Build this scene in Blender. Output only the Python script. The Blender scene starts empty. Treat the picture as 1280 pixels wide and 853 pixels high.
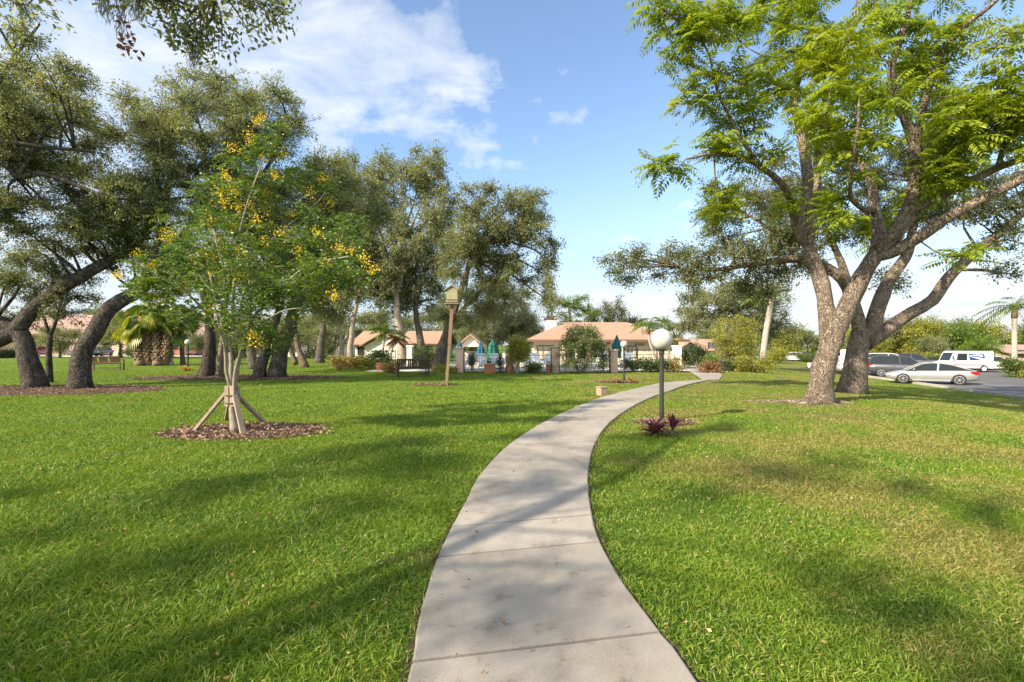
import bpy, math, random
import numpy as np
from mathutils import Vector, Matrix, noise as mnoise

SC = bpy.context.scene
COL = SC.collection
R = math.radians
rng = np.random.default_rng(11)
random.seed(11)
F = 604.4            # focal length in photo pixels (17 mm lens, 36 mm sensor, 1280 px)
HY = 432.0           # row of the horizon in the photograph
EYE = 1.6

# ------------------------------------------------------------------ terrain and photo coordinates
def edge_x(y):
    return 25.3 + (y - 25.2) * 0.258
def T(x, y):
    t = min(max((x - edge_x(y) + 13.0) / 12.0, 0.0), 1.0)
    return -1.0 * t * t * (3 - 2 * t)
def Tn(x, y):
    t = np.clip((x - edge_x(y) + 13.0) / 12.0, 0, 1)
    return -1.0 * t * t * (3 - 2 * t)
def A(px, py, Y):
    return Vector(((px - 640) / F * Y, Y, EYE - (py - HY) / F * Y))
def G(px, py):
    h = 0.0
    for _ in range(12):
        Y = (EYE - h) * F / max(py - HY, 0.5)
        x = (px - 640) / F * Y
        h = 0.5 * h + 0.5 * T(x, Y)
    return Vector((x, Y, T(x, Y)))
def at(px, Y, up=0.0):
    x = (px - 640) / F * Y
    return Vector((x, Y, T(x, Y) + up))

# ------------------------------------------------------------------ materials
MATS = {}
def _new(name):
    m = bpy.data.materials.new(name); m.use_nodes = True
    nt = m.node_tree; nt.nodes.clear()
    return m, nt, nt.nodes.new, nt.links.new
def mat(name, c1, c2=None, scale=4.0, rough=0.7, metal=0.0, bump=0.0, bscale=40.0, spec=0.4, stretch=(1, 1, 1), c3=None, coat=0.0):
    if name in MATS: return MATS[name]
    m, nt, N, L = _new(name)
    out = N('ShaderNodeOutputMaterial'); b = N('ShaderNodeBsdfPrincipled')
    L(b.outputs[0], out.inputs[0])
    b.inputs['Roughness'].default_value = rough; b.inputs['Metallic'].default_value = metal
    b.inputs['Specular IOR Level'].default_value = spec
    if coat: b.inputs['Coat Weight'].default_value = coat; b.inputs['Coat Roughness'].default_value = 0.08
    tc = N('ShaderNodeTexCoord'); mp = N('ShaderNodeMapping'); L(tc.outputs['Object'], mp.inputs[0])
    mp.inputs['Scale'].default_value = stretch
    if c2 is None:
        c2 = tuple(v * 0.8 for v in c1)
    n = N('ShaderNodeTexNoise'); n.inputs['Scale'].default_value = scale; n.inputs['Detail'].default_value = 6
    L(mp.outputs[0], n.inputs['Vector'])
    r = N('ShaderNodeValToRGB'); L(n.outputs['Fac'], r.inputs[0])
    r.color_ramp.elements[0].position = 0.32; r.color_ramp.elements[1].position = 0.68
    r.color_ramp.elements[0].color = (*c1, 1); r.color_ramp.elements[1].color = (*c2, 1)
    if c3 is not None:
        e = r.color_ramp.elements.new(0.55); e.color = (*c3, 1)
    L(r.outputs[0], b.inputs['Base Color'])
    if bump:
        n2 = N('ShaderNodeTexNoise'); n2.inputs['Scale'].default_value = bscale; n2.inputs['Detail'].default_value = 8
        L(mp.outputs[0], n2.inputs['Vector'])
        bp = N('ShaderNodeBump'); bp.inputs['Strength'].default_value = bump; bp.inputs['Distance'].default_value = 0.04
        L(n2.outputs['Fac'], bp.inputs['Height']); L(bp.outputs[0], b.inputs['Normal'])
    MATS[name] = m
    return m
def bark_mat(name, c1, c2, c3, scale=7.0, crack=9.0, lichen=None):
    """ridged bark: long broken plates with darker fissures, blotches of lichen"""
    m, nt, N, L = _new(name)
    out = N('ShaderNodeOutputMaterial'); b = N('ShaderNodeBsdfPrincipled'); L(b.outputs[0], out.inputs[0])
    b.inputs['Roughness'].default_value = .95; b.inputs['Specular IOR Level'].default_value = .1
    tc = N('ShaderNodeTexCoord')
    wob = N('ShaderNodeTexNoise'); wob.inputs['Scale'].default_value = 4.5; wob.inputs['Detail'].default_value = 5; L(tc.outputs['Object'], wob.inputs['Vector'])
    ad = N('ShaderNodeVectorMath'); ad.operation = 'MULTIPLY_ADD'; L(wob.outputs['Color'], ad.inputs[0]); ad.inputs[1].default_value = (.42, .42, .42); L(tc.outputs['Object'], ad.inputs[2])
    mp = N('ShaderNodeMapping'); L(ad.outputs[0], mp.inputs[0]); mp.inputs['Scale'].default_value = (1, 1, .22)
    vo = N('ShaderNodeTexVoronoi'); vo.feature = 'DISTANCE_TO_EDGE'; vo.inputs['Scale'].default_value = crack; L(mp.outputs[0], vo.inputs['Vector'])
    fis = N('ShaderNodeMapRange'); fis.inputs[1].default_value = .0; fis.inputs[2].default_value = .15; fis.inputs[3].default_value = .12; L(vo.outputs['Distance'], fis.inputs[0])
    n = N('ShaderNodeTexNoise'); n.inputs['Scale'].default_value = scale; n.inputs['Detail'].default_value = 9; n.inputs['Roughness'].default_value = .68; L(mp.outputs[0], n.inputs['Vector'])
    r = N('ShaderNodeValToRGB'); L(n.outputs['Fac'], r.inputs[0]); r.color_ramp.elements[0].position = .36; r.color_ramp.elements[1].position = .66
    r.color_ramp.elements[0].color = (*c1, 1); r.color_ramp.elements[1].color = (*c2, 1); e = r.color_ramp.elements.new(.5); e.color = (*c3, 1)
    mx = N('ShaderNodeMix'); mx.data_type = 'RGBA'; L(fis.outputs[0], mx.inputs[0]); mx.inputs[6].default_value = (*[v * .6 for v in c1], 1); L(r.outputs[0], mx.inputs[7]); src = mx.outputs[2]
    if lichen:
        n3 = N('ShaderNodeTexNoise'); n3.inputs['Scale'].default_value = 2.6; n3.inputs['Detail'].default_value = 7; n3.inputs['Roughness'].default_value = .7; L(tc.outputs['Object'], n3.inputs['Vector'])
        mr = N('ShaderNodeMapRange'); mr.inputs[1].default_value = .54; mr.inputs[2].default_value = .66; mr.inputs[4].default_value = .7; L(n3.outputs['Fac'], mr.inputs[0])
        m3 = N('ShaderNodeMix'); m3.data_type = 'RGBA'; L(mr.outputs[0], m3.inputs[0]); L(src, m3.inputs[6]); m3.inputs[7].default_value = (*lichen, 1); src = m3.outputs[2]
    L(src, b.inputs['Base Color'])
    hm = N('ShaderNodeMath'); hm.operation = 'MULTIPLY_ADD'; L(n.outputs['Fac'], hm.inputs[0]); hm.inputs[1].default_value = .8; L(fis.outputs[0], hm.inputs[2])
    bp = N('ShaderNodeBump'); bp.inputs['Strength'].default_value = 1.0; bp.inputs['Distance'].default_value = .045; L(hm.outputs[0], bp.inputs['Height']); L(bp.outputs[0], b.inputs['Normal'])
    MATS[name] = m
    return m
def leaf_mat(name, cols, trans=0.35, rough=0.5, tcol=1.5, patch=None, pscale=0.5, pos=None, spec=.4):
    """leaf blades: every blade its own tint, slow drift of tint through the crown, some light through the blade"""
    if name in MATS: return MATS[name]
    m, nt, N, L = _new(name)
    out = N('ShaderNodeOutputMaterial'); b = N('ShaderNodeBsdfPrincipled'); t = N('ShaderNodeBsdfTranslucent'); mx = N('ShaderNodeMixShader')
    L(b.outputs[0], mx.inputs[1]); L(t.outputs[0], mx.inputs[2]); mx.inputs[0].default_value = trans; L(mx.outputs[0], out.inputs[0])
    b.inputs['Roughness'].default_value = rough; b.inputs['Specular IOR Level'].default_value = spec
    g = N('ShaderNodeNewGeometry'); r = N('ShaderNodeValToRGB')
    while len(r.color_ramp.elements) < len(cols): r.color_ramp.elements.new(0.5)
    for k, c in enumerate(cols):
        e = r.color_ramp.elements[k]; e.position = k / (len(cols) - 1) if pos is None else pos[k]; e.color = (*c, 1)
    L(g.outputs['Random Per Island'], r.inputs[0])
    src = r.outputs[0]
    if patch is not None:
        n = N('ShaderNodeTexNoise'); n.inputs['Scale'].default_value = pscale; n.inputs['Detail'].default_value = 4
        L(g.outputs['Position'], n.inputs['Vector'])
        mr = N('ShaderNodeMapRange'); mr.inputs[1].default_value = 0.42; mr.inputs[2].default_value = 0.68
        L(n.outputs['Fac'], mr.inputs[0])
        mc = N('ShaderNodeMix'); mc.data_type = 'RGBA'; L(mr.outputs[0], mc.inputs[0]); L(src, mc.inputs[6]); mc.inputs[7].default_value = (*patch, 1)
        src = mc.outputs[2]
    L(src, b.inputs['Base Color'])
    mu = N('ShaderNodeMix'); mu.data_type = 'RGBA'; mu.blend_type = 'MULTIPLY'; mu.inputs[0].default_value = 1
    mu.inputs[7].default_value = (tcol * 1.05, tcol, tcol * 0.45, 1); mu.clamp_result = False
    L(src, mu.inputs[6]); L(mu.outputs[2], t.inputs[0])
    MATS[name] = m
    return m

# ------------------------------------------------------------------ mesh builder
class MB:
    def __init__(s): s.v = []; s.f = []; s.n = 0
    def add(s, verts, faces):
        o = s.n
        s.v.append(np.asarray([tuple(p) for p in verts], dtype=np.float64).reshape(-1, 3)); s.n += len(verts)
        s.f += [tuple(i + o for i in q) for q in faces]
        return s
    def box(s, c, d, rz=0.0, bev=0.0, rx=0.0, ry=0.0):
        """box by centre and full size, edges chamfered by bev"""
        hx, hy, hz = d[0] / 2, d[1] / 2, d[2] / 2
        M = Matrix.Translation(c) @ Matrix.Rotation(rz, 4, 'Z') @ Matrix.Rotation(ry, 4, 'Y') @ Matrix.Rotation(rx, 4, 'X')
        if bev <= 0:
            vs = [Vector((x, y, z)) for x in (-hx, hx) for y in (-hy, hy) for z in (-hz, hz)]
            fs = [(0, 1, 3, 2), (4, 6, 7, 5), (0, 4, 5, 1), (2, 3, 7, 6), (0, 2, 6, 4), (1, 5, 7, 3)]
            return s.add([M @ v for v in vs], fs)
        b = min(bev, hx * .9, hy * .9, hz * .9)
        rings = []
        for z, ins in ((-hz, b), (-hz + b, 0), (hz - b, 0), (hz, b)):
            X, Y = hx - ins, hy - ins; k = b
            rings.append([(-X + k, -Y, z), (X - k, -Y, z), (X, -Y + k, z), (X, Y - k, z), (X - k, Y, z), (-X + k, Y, z), (-X, Y - k, z), (-X, -Y + k, z)])
        vs = [M @ Vector(p) for r_ in rings for p in r_]
        fs = [tuple(range(7, -1, -1)), tuple(24 + i for i in range(8))]
        for j in range(3):
            for i in range(8):
                fs.append((j * 8 + i, j * 8 + (i + 1) % 8, j * 8 + 8 + (i + 1) % 8, j * 8 + 8 + i))
        return s.add(vs, fs)
    def bar(s, p, q, w, h=None):
        p, q = Vector(p), Vector(q); h = h or w
        d = q - p; L_ = d.length
        rot = d.to_track_quat('Y', 'Z').to_matrix().to_4x4()
        M = Matrix.Translation((p + q) / 2) @ rot
        vs = [M @ Vector((x * w / 2, y * L_ / 2, z * h / 2)) for x in (-1, 1) for y in (-1, 1) for z in (-1, 1)]
        return s.add(vs, [(0, 1, 3, 2), (4, 6, 7, 5), (0, 4, 5, 1), (2, 3, 7, 6), (0, 2, 6, 4), (1, 5, 7, 3)])
    def lathe(s, prof, c=(0, 0, 0), n=20, axis='Z'):
        vs = []; fs = []
        for r_, z in prof:
            for i in range(n):
                a = 2 * math.pi * i / n
                p = (r_ * math.cos(a), r_ * math.sin(a), z)
                if axis == 'Y': p = (p[0], p[2], p[1])
                if axis == 'X': p = (p[2], p[0], p[1])
                vs.append((p[0] + c[0], p[1] + c[1], p[2] + c[2]))
        for j in range(len(prof) - 1):
            for i in range(n):
                fs.append((j * n + i, j * n + (i + 1) % n, (j + 1) * n + (i + 1) % n, (j + 1) * n + i))
        if prof[0][0] > 1e-6: fs.append(tuple(range(n - 1, -1, -1)))
        if prof[-1][0] > 1e-6: fs.append(tuple((len(prof) - 1) * n + i for i in range(n)))
        return s.add(vs, fs)
    def tube(s, pts, rad, n=8, flare=0.0, lump=0.0, seed=0, cap=True):
        pts = [Vector(p) for p in pts]; m = len(pts)
        if not hasattr(rad, '__len__'): rad = [rad] * m
        vs = []; fs = []
        up = Vector((0, 1, 0.01))
        for k in range(m):
            d = (pts[min(k + 1, m - 1)] - pts[max(k - 1, 0)])
            if d.length < 1e-9: d = Vector((0, 0, 1))
            d.normalize()
            u = up - d * up.dot(d)
            if u.length < 1e-3: u = Vector((1, 0, 0)) - d * d.x
            u.normalize(); w = d.cross(u); up = u
            hgt = (pts[k] - pts[0]).length
            for i in range(n):
                a = 2 * math.pi * i / n
                r_ = rad[k]
                if flare: r_ *= 1 + flare * math.exp(-hgt / (rad[0] * 1.1)) * (1 + 0.55 * math.cos(5 * a + seed) + 0.3 * math.cos(3 * a + 2 * seed))
                if lump: r_ *= 1 + lump * mnoise.noise(Vector((pts[k].x * 1.7 + math.cos(a) * 1.2, pts[k].y * 1.7 + math.sin(a) * 1.2, pts[k].z * 1.7 + seed))) + .6 * lump * mnoise.noise(Vector((math.cos(a) * 3.1, math.sin(a) * 3.1, pts[k].z * 3.3 + seed)))
                vs.append(pts[k] + u * (r_ * math.cos(a)) + w * (r_ * math.sin(a)))
        for k in range(m - 1):
            for i in range(n):
                fs.append((k * n + i, k * n + (i + 1) % n, (k + 1) * n + (i + 1) % n, (k + 1) * n + i))
        if cap:
            fs.append(tuple(range(n - 1, -1, -1))); fs.append(tuple((m - 1) * n + i for i in range(n)))
        return s.add(vs, fs)
    def prism(s, outline, z0, z1):
        """outline of (x, y) lifted from z0 to z1"""
        n = len(outline)
        vs = [(x, y, z0) for x, y in outline] + [(x, y, z1) for x, y in outline]
        fs = [tuple(range(n - 1, -1, -1)), tuple(range(n, 2 * n))] + [(i, (i + 1) % n, n + (i + 1) % n, n + i) for i in range(n)]
        return s.add(vs, fs)
    def slab(s, outline, y0, y1):
        """outline of (x, z) given depth along y"""
        n = len(outline)
        vs = [(x, y0, z) for x, z in outline] + [(x, y1, z) for x, z in outline]
        fs = [tuple(range(n)), tuple(range(2 * n - 1, n - 1, -1))] + [((i + 1) % n, i, n + i, n + (i + 1) % n) for i in range(n)]
        return s.add(vs, fs)
    def raw(s, V, Fq):
        V = np.asarray(V); o = s.n; s.v.append(V); s.n += len(V)
        s.f += [tuple(q) for q in (np.asarray(Fq) + o).tolist()]
        return s
    def build(s, name, m, parent=None, off=None, smooth=False):
        V = np.concatenate(s.v) if s.v else np.zeros((0, 3))
        if off is not None: V = V - np.asarray(tuple(off))
        me = bpy.data.meshes.new(name)
        me.from_pydata(V.tolist(), [], s.f); 
        if smooth: me.polygons.foreach_set('use_smooth', [True] * len(me.polygons))
        me.materials.append(m)
        return link(name, me, parent)
def link(name, me, parent=None):
    o = bpy.data.objects.new(name, me); COL.objects.link(o)
    if parent is not None: o.parent = parent
    return o
def np_mesh(name, V, k, m, parent=None, off=None, faces=None):
    """big mesh from arrays: V holds whole faces of k corners each, unless faces is given as a list of (array Nxk)"""
    V = np.asarray(V, dtype=np.float32).reshape(-1, 3)
    if off is not None: V = V - np.asarray(tuple(off), dtype=np.float32)
    me = bpy.data.meshes.new(name)
    me.vertices.add(len(V)); me.vertices.foreach_set('co', V.ravel())
    if faces is None:
        faces = [np.arange(len(V), dtype=np.int32).reshape(-1, k)]
    loops = np.concatenate([f.ravel() for f in faces]).astype(np.int32)
    starts = []; s = 0
    for f in faces:
        starts.append(s + np.arange(len(f), dtype=np.int32) * f.shape[1]); s += f.size
    starts = np.concatenate(starts).astype(np.int32)
    me.loops.add(len(loops)); me.loops.foreach_set('vertex_index', loops)
    me.polygons.add(len(starts)); me.polygons.foreach_set('loop_start', starts)
    me.materials.append(m); me.update(calc_edges=True)
    return link(name, me, parent)

# ------------------------------------------------------------------ things
def tag(o, label=None, cat=None, group=None, kind=None):
    if label: o['label'] = label
    if cat: o['category'] = cat
    if group: o['group'] = group
    if kind: o['kind'] = kind
    return o
def thing(name, loc, label, cat, group=None, rz=0.0):
    o = bpy.data.objects.new(name, None); COL.objects.link(o)
    o.empty_display_size = 0.2
    o.location = loc; o.rotation_euler = (0, 0, rz)
    return tag(o, label, cat, group)
def copy_thing(src, loc, rz=None, label=None, group=None, scale=None):
    r = src.copy(); COL.objects.link(r); r.location = loc
    if rz is not None: r.rotation_euler = (0, 0, rz)
    if scale is not None: r.scale = scale if hasattr(scale, '__len__') else (scale,) * 3
    if label: r['label'] = label
    if group: r['group'] = group
    for ch in list(src.children):
        c = ch.copy(); COL.objects.link(c); c.parent = r
        for g in list(ch.children):
            d = g.copy(); COL.objects.link(d); d.parent = c
    return r
def structure(o):
    o['kind'] = 'structure'; return o

# ------------------------------------------------------------------ plants
def unit(a): return a / np.maximum(np.linalg.norm(a, axis=-1, keepdims=True), 1e-9)
def smooth_line(pts, step=0.35):
    """Catmull-Rom through the points"""
    P = [Vector(p) for p in pts]
    if len(P) < 3:
        n = max(2, int((P[1] - P[0]).length / step))
        return [P[0].lerp(P[1], i / n) for i in range(n + 1)]
    P = [P[0] * 2 - P[1]] + P + [P[-1] * 2 - P[-2]]
    out = []
    for i in range(1, len(P) - 2):
        n = max(2, int((P[i + 1] - P[i]).length / step))
        for k in range(n):
            t = k / n
            out.append(0.5 * ((2 * P[i]) + (P[i + 1] - P[i - 1]) * t + (2 * P[i - 1] - 5 * P[i] + 4 * P[i + 1] - P[i + 2]) * t * t + (3 * P[i] - P[i - 1] - 3 * P[i + 1] + P[i + 2]) * t ** 3))
    out.append(P[-2])
    return out
def sticks(p0, p1, r0, r1, n=3):
    """many straight tapered twigs at once"""
    p0, p1 = np.asarray(p0), np.asarray(p1); k = len(p0)
    d = unit(p1 - p0); a = np.where(np.abs(d[:, 2:3]) < 0.9, [[0, 0, 1.]], [[1., 0, 0]])
    u = unit(np.cross(d, a)); w = np.cross(d, u)
    V = []
    for base, rr in ((p0, r0), (p1, r1)):
        rr = np.broadcast_to(rr, (k,))[:, None]
        for i in range(n):
            t = 2 * math.pi * i / n
            V.append(base + u * rr * math.cos(t) + w * rr * math.sin(t))
    V = np.stack(V, 1).reshape(-1, 3)
    Fq = np.array([(i, (i + 1) % n, n + (i + 1) % n, n + i) for i in range(n)])
    Fq = (Fq[None] + (np.arange(k) * 2 * n)[:, None, None]).reshape(-1, 4)
    return V, Fq
def blades(pos, d, L_, W_, curl=0.0):
    """diamond leaves: position, direction, length, width -> quads"""
    k = len(pos); L_ = np.broadcast_to(L_, (k,))[:, None]; W_ = np.broadcast_to(W_, (k,))[:, None]
    s = unit(np.cross(d, rng.normal(size=(k, 3)))); nrm = np.cross(s, d)
    mid = pos + d * L_ * 0.45 + nrm * L_ * curl
    return np.stack([pos, mid + s * W_ / 2, pos + d * L_, mid - s * W_ / 2], 1)
def clump_leaves(clumps, L_, W_, cov=2.3, per=26, droop=0.25, spread=None, outward=0.7, flat=0.75, shell=0.42):
    """clumps: [(centre, radii)] -> leaf quads and twig ends; leaves sit in small sprays at twig ends"""
    quads = []; tw0 = []; tw1 = []
    spread = spread or max(1.75 * L_, 0.13)
    for c, r in clumps:
        c = np.asarray(tuple(c)); r = np.asarray(tuple(r))
        rm = (r[0] * r[1] * r[2]) ** (1 / 3)
        n_leaf = cov * math.pi * rm * rm / (0.5 * L_ * W_)
        ns = max(3, int(n_leaf / per))
        dr = unit(rng.normal(size=(ns, 3))); rad = rng.uniform(0, 1, (ns, 1)) ** shell
        sub = c + dr * rad * r * (1 + 0.22 * rng.normal(size=(ns, 1)))
        k = per
        nl = rng.normal(size=(ns, k, 3)) * spread * np.array([1, 1, flat])
        # each spray trails along its own twig direction
        tdir = unit(dr + 0.6 * rng.normal(size=(ns, 3)) + [0, 0, -droop])
        along = rng.uniform(-1.6, 1.6, (ns, k, 1)) * spread
        pos = sub[:, None] + nl * 0.55 + tdir[:, None] * along
        d = unit(tdir[:, None] * outward + rng.normal(size=(ns, k, 3)) * 0.8 + [0, 0, -droop])
        pos = pos.reshape(-1, 3); d = d.reshape(-1, 3)
        sz = rng.uniform(0.65, 1.25, len(pos))
        quads.append(blades(pos, d, L_ * sz, W_ * sz, 0.08))
        tw0.append(c + (sub - c) * 0.15 + rng.normal(size=sub.shape) * 0.05); tw1.append(sub + tdir * spread * 0.8)
    return np.concatenate(quads), np.concatenate(tw0), np.concatenate(tw1)
def region(px, py, rx, ry, Y, n, dy=None, fill=0.62):
    """an ellipsoid of the crown seen at a photo position, broken into n loose clumps"""
    c = np.array(A(px, py, Y)); s = Y / F
    rr = np.array([rx * s, (dy if dy else (rx + ry) / 2 * s), ry * s])
    if n == 1: return [(c, rr)]
    out = []; n = int(n * 1.35 + .5); cr = 0.95 * rr / (n ** (1 / 3)) * fill / 0.62 * 0.84
    tries = []
    for i in range(n):
        best = None
        for _ in range(10):
            p = unit(rng.normal(size=3)) * rng.uniform(0.1, 1) ** 0.4 * 0.78
            dmin = min([np.linalg.norm(p - q) for q in tries] + [9])
            if best is None or dmin > best[0]: best = (dmin, p)
        tries.append(best[1])
        out.append((c + best[1] * rr, cr * rng.uniform(0.75, 1.25)))
    return out
def make_tree(name, label, cat, loc, limbs, clumps, leaf, bark, lm, group=None, flare=0.5, sides=10, cov=2.3, per=34, twig=0.012, br=0.05,
              droop=0.25, lump=0.1, connect=True, shell=0.42, spread=None, extra=None, flat=0.75, step=0.3):
    """a tree: trunk mesh (trunk, limbs, branches, twigs) and crown mesh, under one Empty at the foot"""
    loc = Vector(loc); root = thing(name, loc, label, cat, group)
    tb = MB(); nodes = []
    for k, (pts, r0, r1) in enumerate(limbs):
        L_ = smooth_line(pts, step); m = len(L_)
        jit = [Vector((mnoise.noise(p * 0.9), mnoise.noise(p * 0.9 + Vector((7, 3, 1))), 0)) * min(0.10, r0 * 0.5) * (i > 0) for i, p in enumerate(L_)]
        L_ = [p + j for p, j in zip(L_, jit)]
        rad = [r0 + (r1 - r0) * (i / (m - 1)) ** 0.9 for i in range(m)]
        if k == 0 and flare: L_[0] = L_[0] - Vector((0, 0, 0.12))
        tb.tube(L_, rad, sides if r0 > 0.07 else 7, flare=flare if k == 0 else 0, lump=lump, seed=k * 3.1 + loc.x)
        nodes += [(p, rr) for p, rr in zip(L_, rad)][(m // 2 if k == 0 and len(limbs) > 1 else m // 3):]
    q, t0, t1 = clump_leaves(clumps, leaf[0], leaf[1], cov, per, droop, spread, shell=shell, flat=flat) if clumps else (None, [], [])
    if connect and clumps:
        NP = np.array([tuple(p) for p, _ in nodes])
        for c, r in clumps:
            c = np.asarray(tuple(c)); dd = np.linalg.norm(NP - c, axis=1) + 0.9 * np.maximum(0, NP[:, 2] - c[2]) 
            j = int(np.argmin(dd)); p = Vector(NP[j]); cv = Vector(c); d = (cv - p).length
            if d < 0.3: continue
            mid = p.lerp(cv, 0.5) + Vector((random.uniform(-.14, .14) * d, random.uniform(-.14, .14) * d, random.uniform(0.0, .16) * d))
            L_ = smooth_line([p, mid, cv], 0.5); m = len(L_)
            ra = min(nodes[j][1] * 0.75, br * (0.6 + 0.25 * d))
            tb.tube(L_, [ra + (ra * 0.3 - ra) * i / (m - 1) for i in range(m)], 6, lump=lump, seed=c[0])
    if len(t0) and twig:
        V, Fq = sticks(t0, t1, twig, twig * 0.4); tb.raw(V, Fq)
    tb.build('trunk', bark, root, off=loc, smooth=True)
    if q is not None: np_mesh('crown', q, 4, lm, root, off=loc)
    return root
# ------------------------------------------------------------------ camera, sun, sky
cam = bpy.data.cameras.new('camera'); cam.lens = 17.0; cam.sensor_width = 36.0
cam.shift_y = (HY - 426.5) / 1280; cam.clip_end = 5000; cam.clip_start = 0.05
co = bpy.data.objects.new('camera', cam); COL.objects.link(co)
co.location = (0, 0, EYE); co.rotation_euler = (R(90), 0, 0); SC.camera = co

SUN_EL = 32.0
SD = Vector((-0.82, -0.57, 0)).normalized()          # horizontally towards the sun: low, from behind on the left
SV = Vector((SD.x * math.cos(R(SUN_EL)), SD.y * math.cos(R(SUN_EL)), math.sin(R(SUN_EL))))
sl = bpy.data.lights.new('sun', 'SUN'); sl.energy = 4.6; sl.angle = R(0.6); sl.color = (1.0, 0.88, 0.70)
so = bpy.data.objects.new('sun', sl); COL.objects.link(so); so.rotation_euler = SV.to_track_quat('Z', 'Y').to_euler()
so.location = (-30, -20, 30)

def make_sky():
    w = bpy.data.worlds.new('World'); SC.world = w; w.use_nodes = True
    nt = w.node_tree; nt.nodes.clear(); N = nt.nodes.new; L = nt.links.new
    out = N('ShaderNodeOutputWorld'); bg = N('ShaderNodeBackground'); L(bg.outputs[0], out.inputs[0]); bg.inputs[1].default_value = 0.15
    sky = N('ShaderNodeTexSky'); sky.sky_type = 'NISHITA'; sky.sun_disc = False
    sky.sun_elevation = R(SUN_EL); sky.sun_rotation = math.atan2(SD.x, SD.y); sky.air_density = 1.0; sky.dust_density = 0.6; sky.ozone_density = 1.6
    tc = N('ShaderNodeTexCoord'); sp = N('ShaderNodeSeparateXYZ'); L(tc.outputs['Generated'], sp.inputs[0])
    def math_(op, a, b=None, clamp=False):
        n = N('ShaderNodeMath'); n.operation = op; n.use_clamp = clamp
        for i, v in enumerate((a, b)):
            if v is None: continue
            if isinstance(v, (int, float)): n.inputs[i].default_value = v
            else: L(v, n.inputs[i])
        return n.outputs[0]
    def rng_(v, a, b, c=0.0, d=1.0, smooth=True):
        n = N('ShaderNodeMapRange'); n.interpolation_type = 'SMOOTHSTEP' if smooth else 'LINEAR'
        for i, x in enumerate((a, b, c, d)): n.inputs[i + 1].default_value = x
        L(v, n.inputs[0]); return n.outputs[0]
    zz = math_('MAXIMUM', sp.outputs[2], 0.0)
    den = math_('ADD', zz, 0.16)
    u = math_('DIVIDE', sp.outputs[0], den); v = math_('DIVIDE', sp.outputs[1], den)
    cb = N('ShaderNodeCombineXYZ'); L(u, cb.inputs[0]); L(v, cb.inputs[1])
    def noise_(scale, detail, rough, off=(0, 0, 0), st=(1, 1, 1), dist=0.0):
        mp = N('ShaderNodeMapping'); mp.inputs['Location'].default_value = off; mp.inputs['Scale'].default_value = st; L(cb.outputs[0], mp.inputs[0])
        n = N('ShaderNodeTexNoise'); n.inputs['Scale'].default_value = scale; n.inputs['Detail'].default_value = detail; n.inputs['Roughness'].default_value = rough
        n.inputs['Distortion'].default_value = dist
        L(mp.outputs[0], n.inputs[0]); return n.outputs['Fac']
    fine = noise_(3.4, 9, 0.62, (3, 1, 0), (1, 1.5, 1), 0.4)
    # where clouds lie in this sky: (photo column, row, angular radius)
    spots = [(60, 60, .34), (190, 25, .30), (330, 40, .26), (450, 50, .21), (545, 75, .155), (540, 168, .085), (600, 175, .075), (655, 172, .06), (705, 165, .045), (-200, 60, .5), (850, 285, .085), (800, 320, .10),
             (-350, 250, .4), (60, 300, .25), (735, 68, .035)]
    mask = None
    wn = N('ShaderNodeTexNoise'); wn.inputs['Scale'].default_value = 5.5; wn.inputs['Detail'].default_value = 5; wn.inputs['Roughness'].default_value = .6; L(tc.outputs['Generated'], wn.inputs[0])
    wa = N('ShaderNodeVectorMath'); wa.operation = 'MULTIPLY_ADD'; L(wn.outputs['Color'], wa.inputs[0]); wa.inputs[1].default_value = (.34, .34, .34)
    wb = N('ShaderNodeVectorMath'); wb.operation = 'SUBTRACT'; L(tc.outputs['Generated'], wb.inputs[0]); wb.inputs[1].default_value = (.17, .17, .17); L(wb.outputs[0], wa.inputs[2])
    wdir = wa.outputs[0]
    for px, py, rad in spots:
        d = Vector(((px - 640) / F, 1.0, -(py - HY) / F)).normalized()
        n = N('ShaderNodeVectorMath'); n.operation = 'DISTANCE'; L(wdir, n.inputs[0]); n.inputs[1].default_value = d
        mr = rng_(n.outputs['Value'], rad * 1.15, rad * 0.25) if rad > .12 else rng_(n.outputs['Value'], rad * 1.5, rad * 0.2, 0.0, 0.72)
        mask = mr if mask is None else math_('MAXIMUM', mask, mr)
    behind = rng_(sp.outputs[1], 0.05, -0.25)                      # unseen broken cloud added behind the camera to fill the shadows
    zen = rng_(sp.outputs[2], 0.66, 0.80)                           # cloud added overhead, out of view, for more fill light
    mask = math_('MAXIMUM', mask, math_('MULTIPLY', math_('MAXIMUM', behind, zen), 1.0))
    thr = math_('SUBTRACT', 0.80, math_('MULTIPLY', mask, 0.52))
    dens = math_('MULTIPLY', math_('DIVIDE', math_('SUBTRACT', fine, thr), 0.44), 1.0, True)
    dens = math_('MULTIPLY', math_('POWER', dens, 0.85), 0.92)
    # low banks near the horizon
    low = noise_(1.1, 7, 0.58, (1.4, 0, 0), (1, 1.0, 1))
    lowm = math_('MULTIPLY', rng_(sp.outputs[2], 0.26, 0.05), rng_(sp.outputs[0], -0.12, 0.25, 0.45, 1.0))
    lowd = math_('MULTIPLY', rng_(math_('ADD', low, math_('MULTIPLY', lowm, 0.34)), 0.58, 0.80), lowm)
    cover = math_('MAXIMUM', dens, math_('MULTIPLY', lowd, 0.8))
    hz = math_('MULTIPLY', rng_(sp.outputs[2], 0.36, 0.0), 0.80)      # pale air towards the horizon
    shade = noise_(2.1, 5, 0.5, (9, 4, 0))
    cr = N('ShaderNodeValToRGB'); L(shade, cr.inputs[0])
    cr.color_ramp.elements[0].position = 0.35; cr.color_ramp.elements[0].color = (2.4, 2.55, 2.8, 1)
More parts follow.
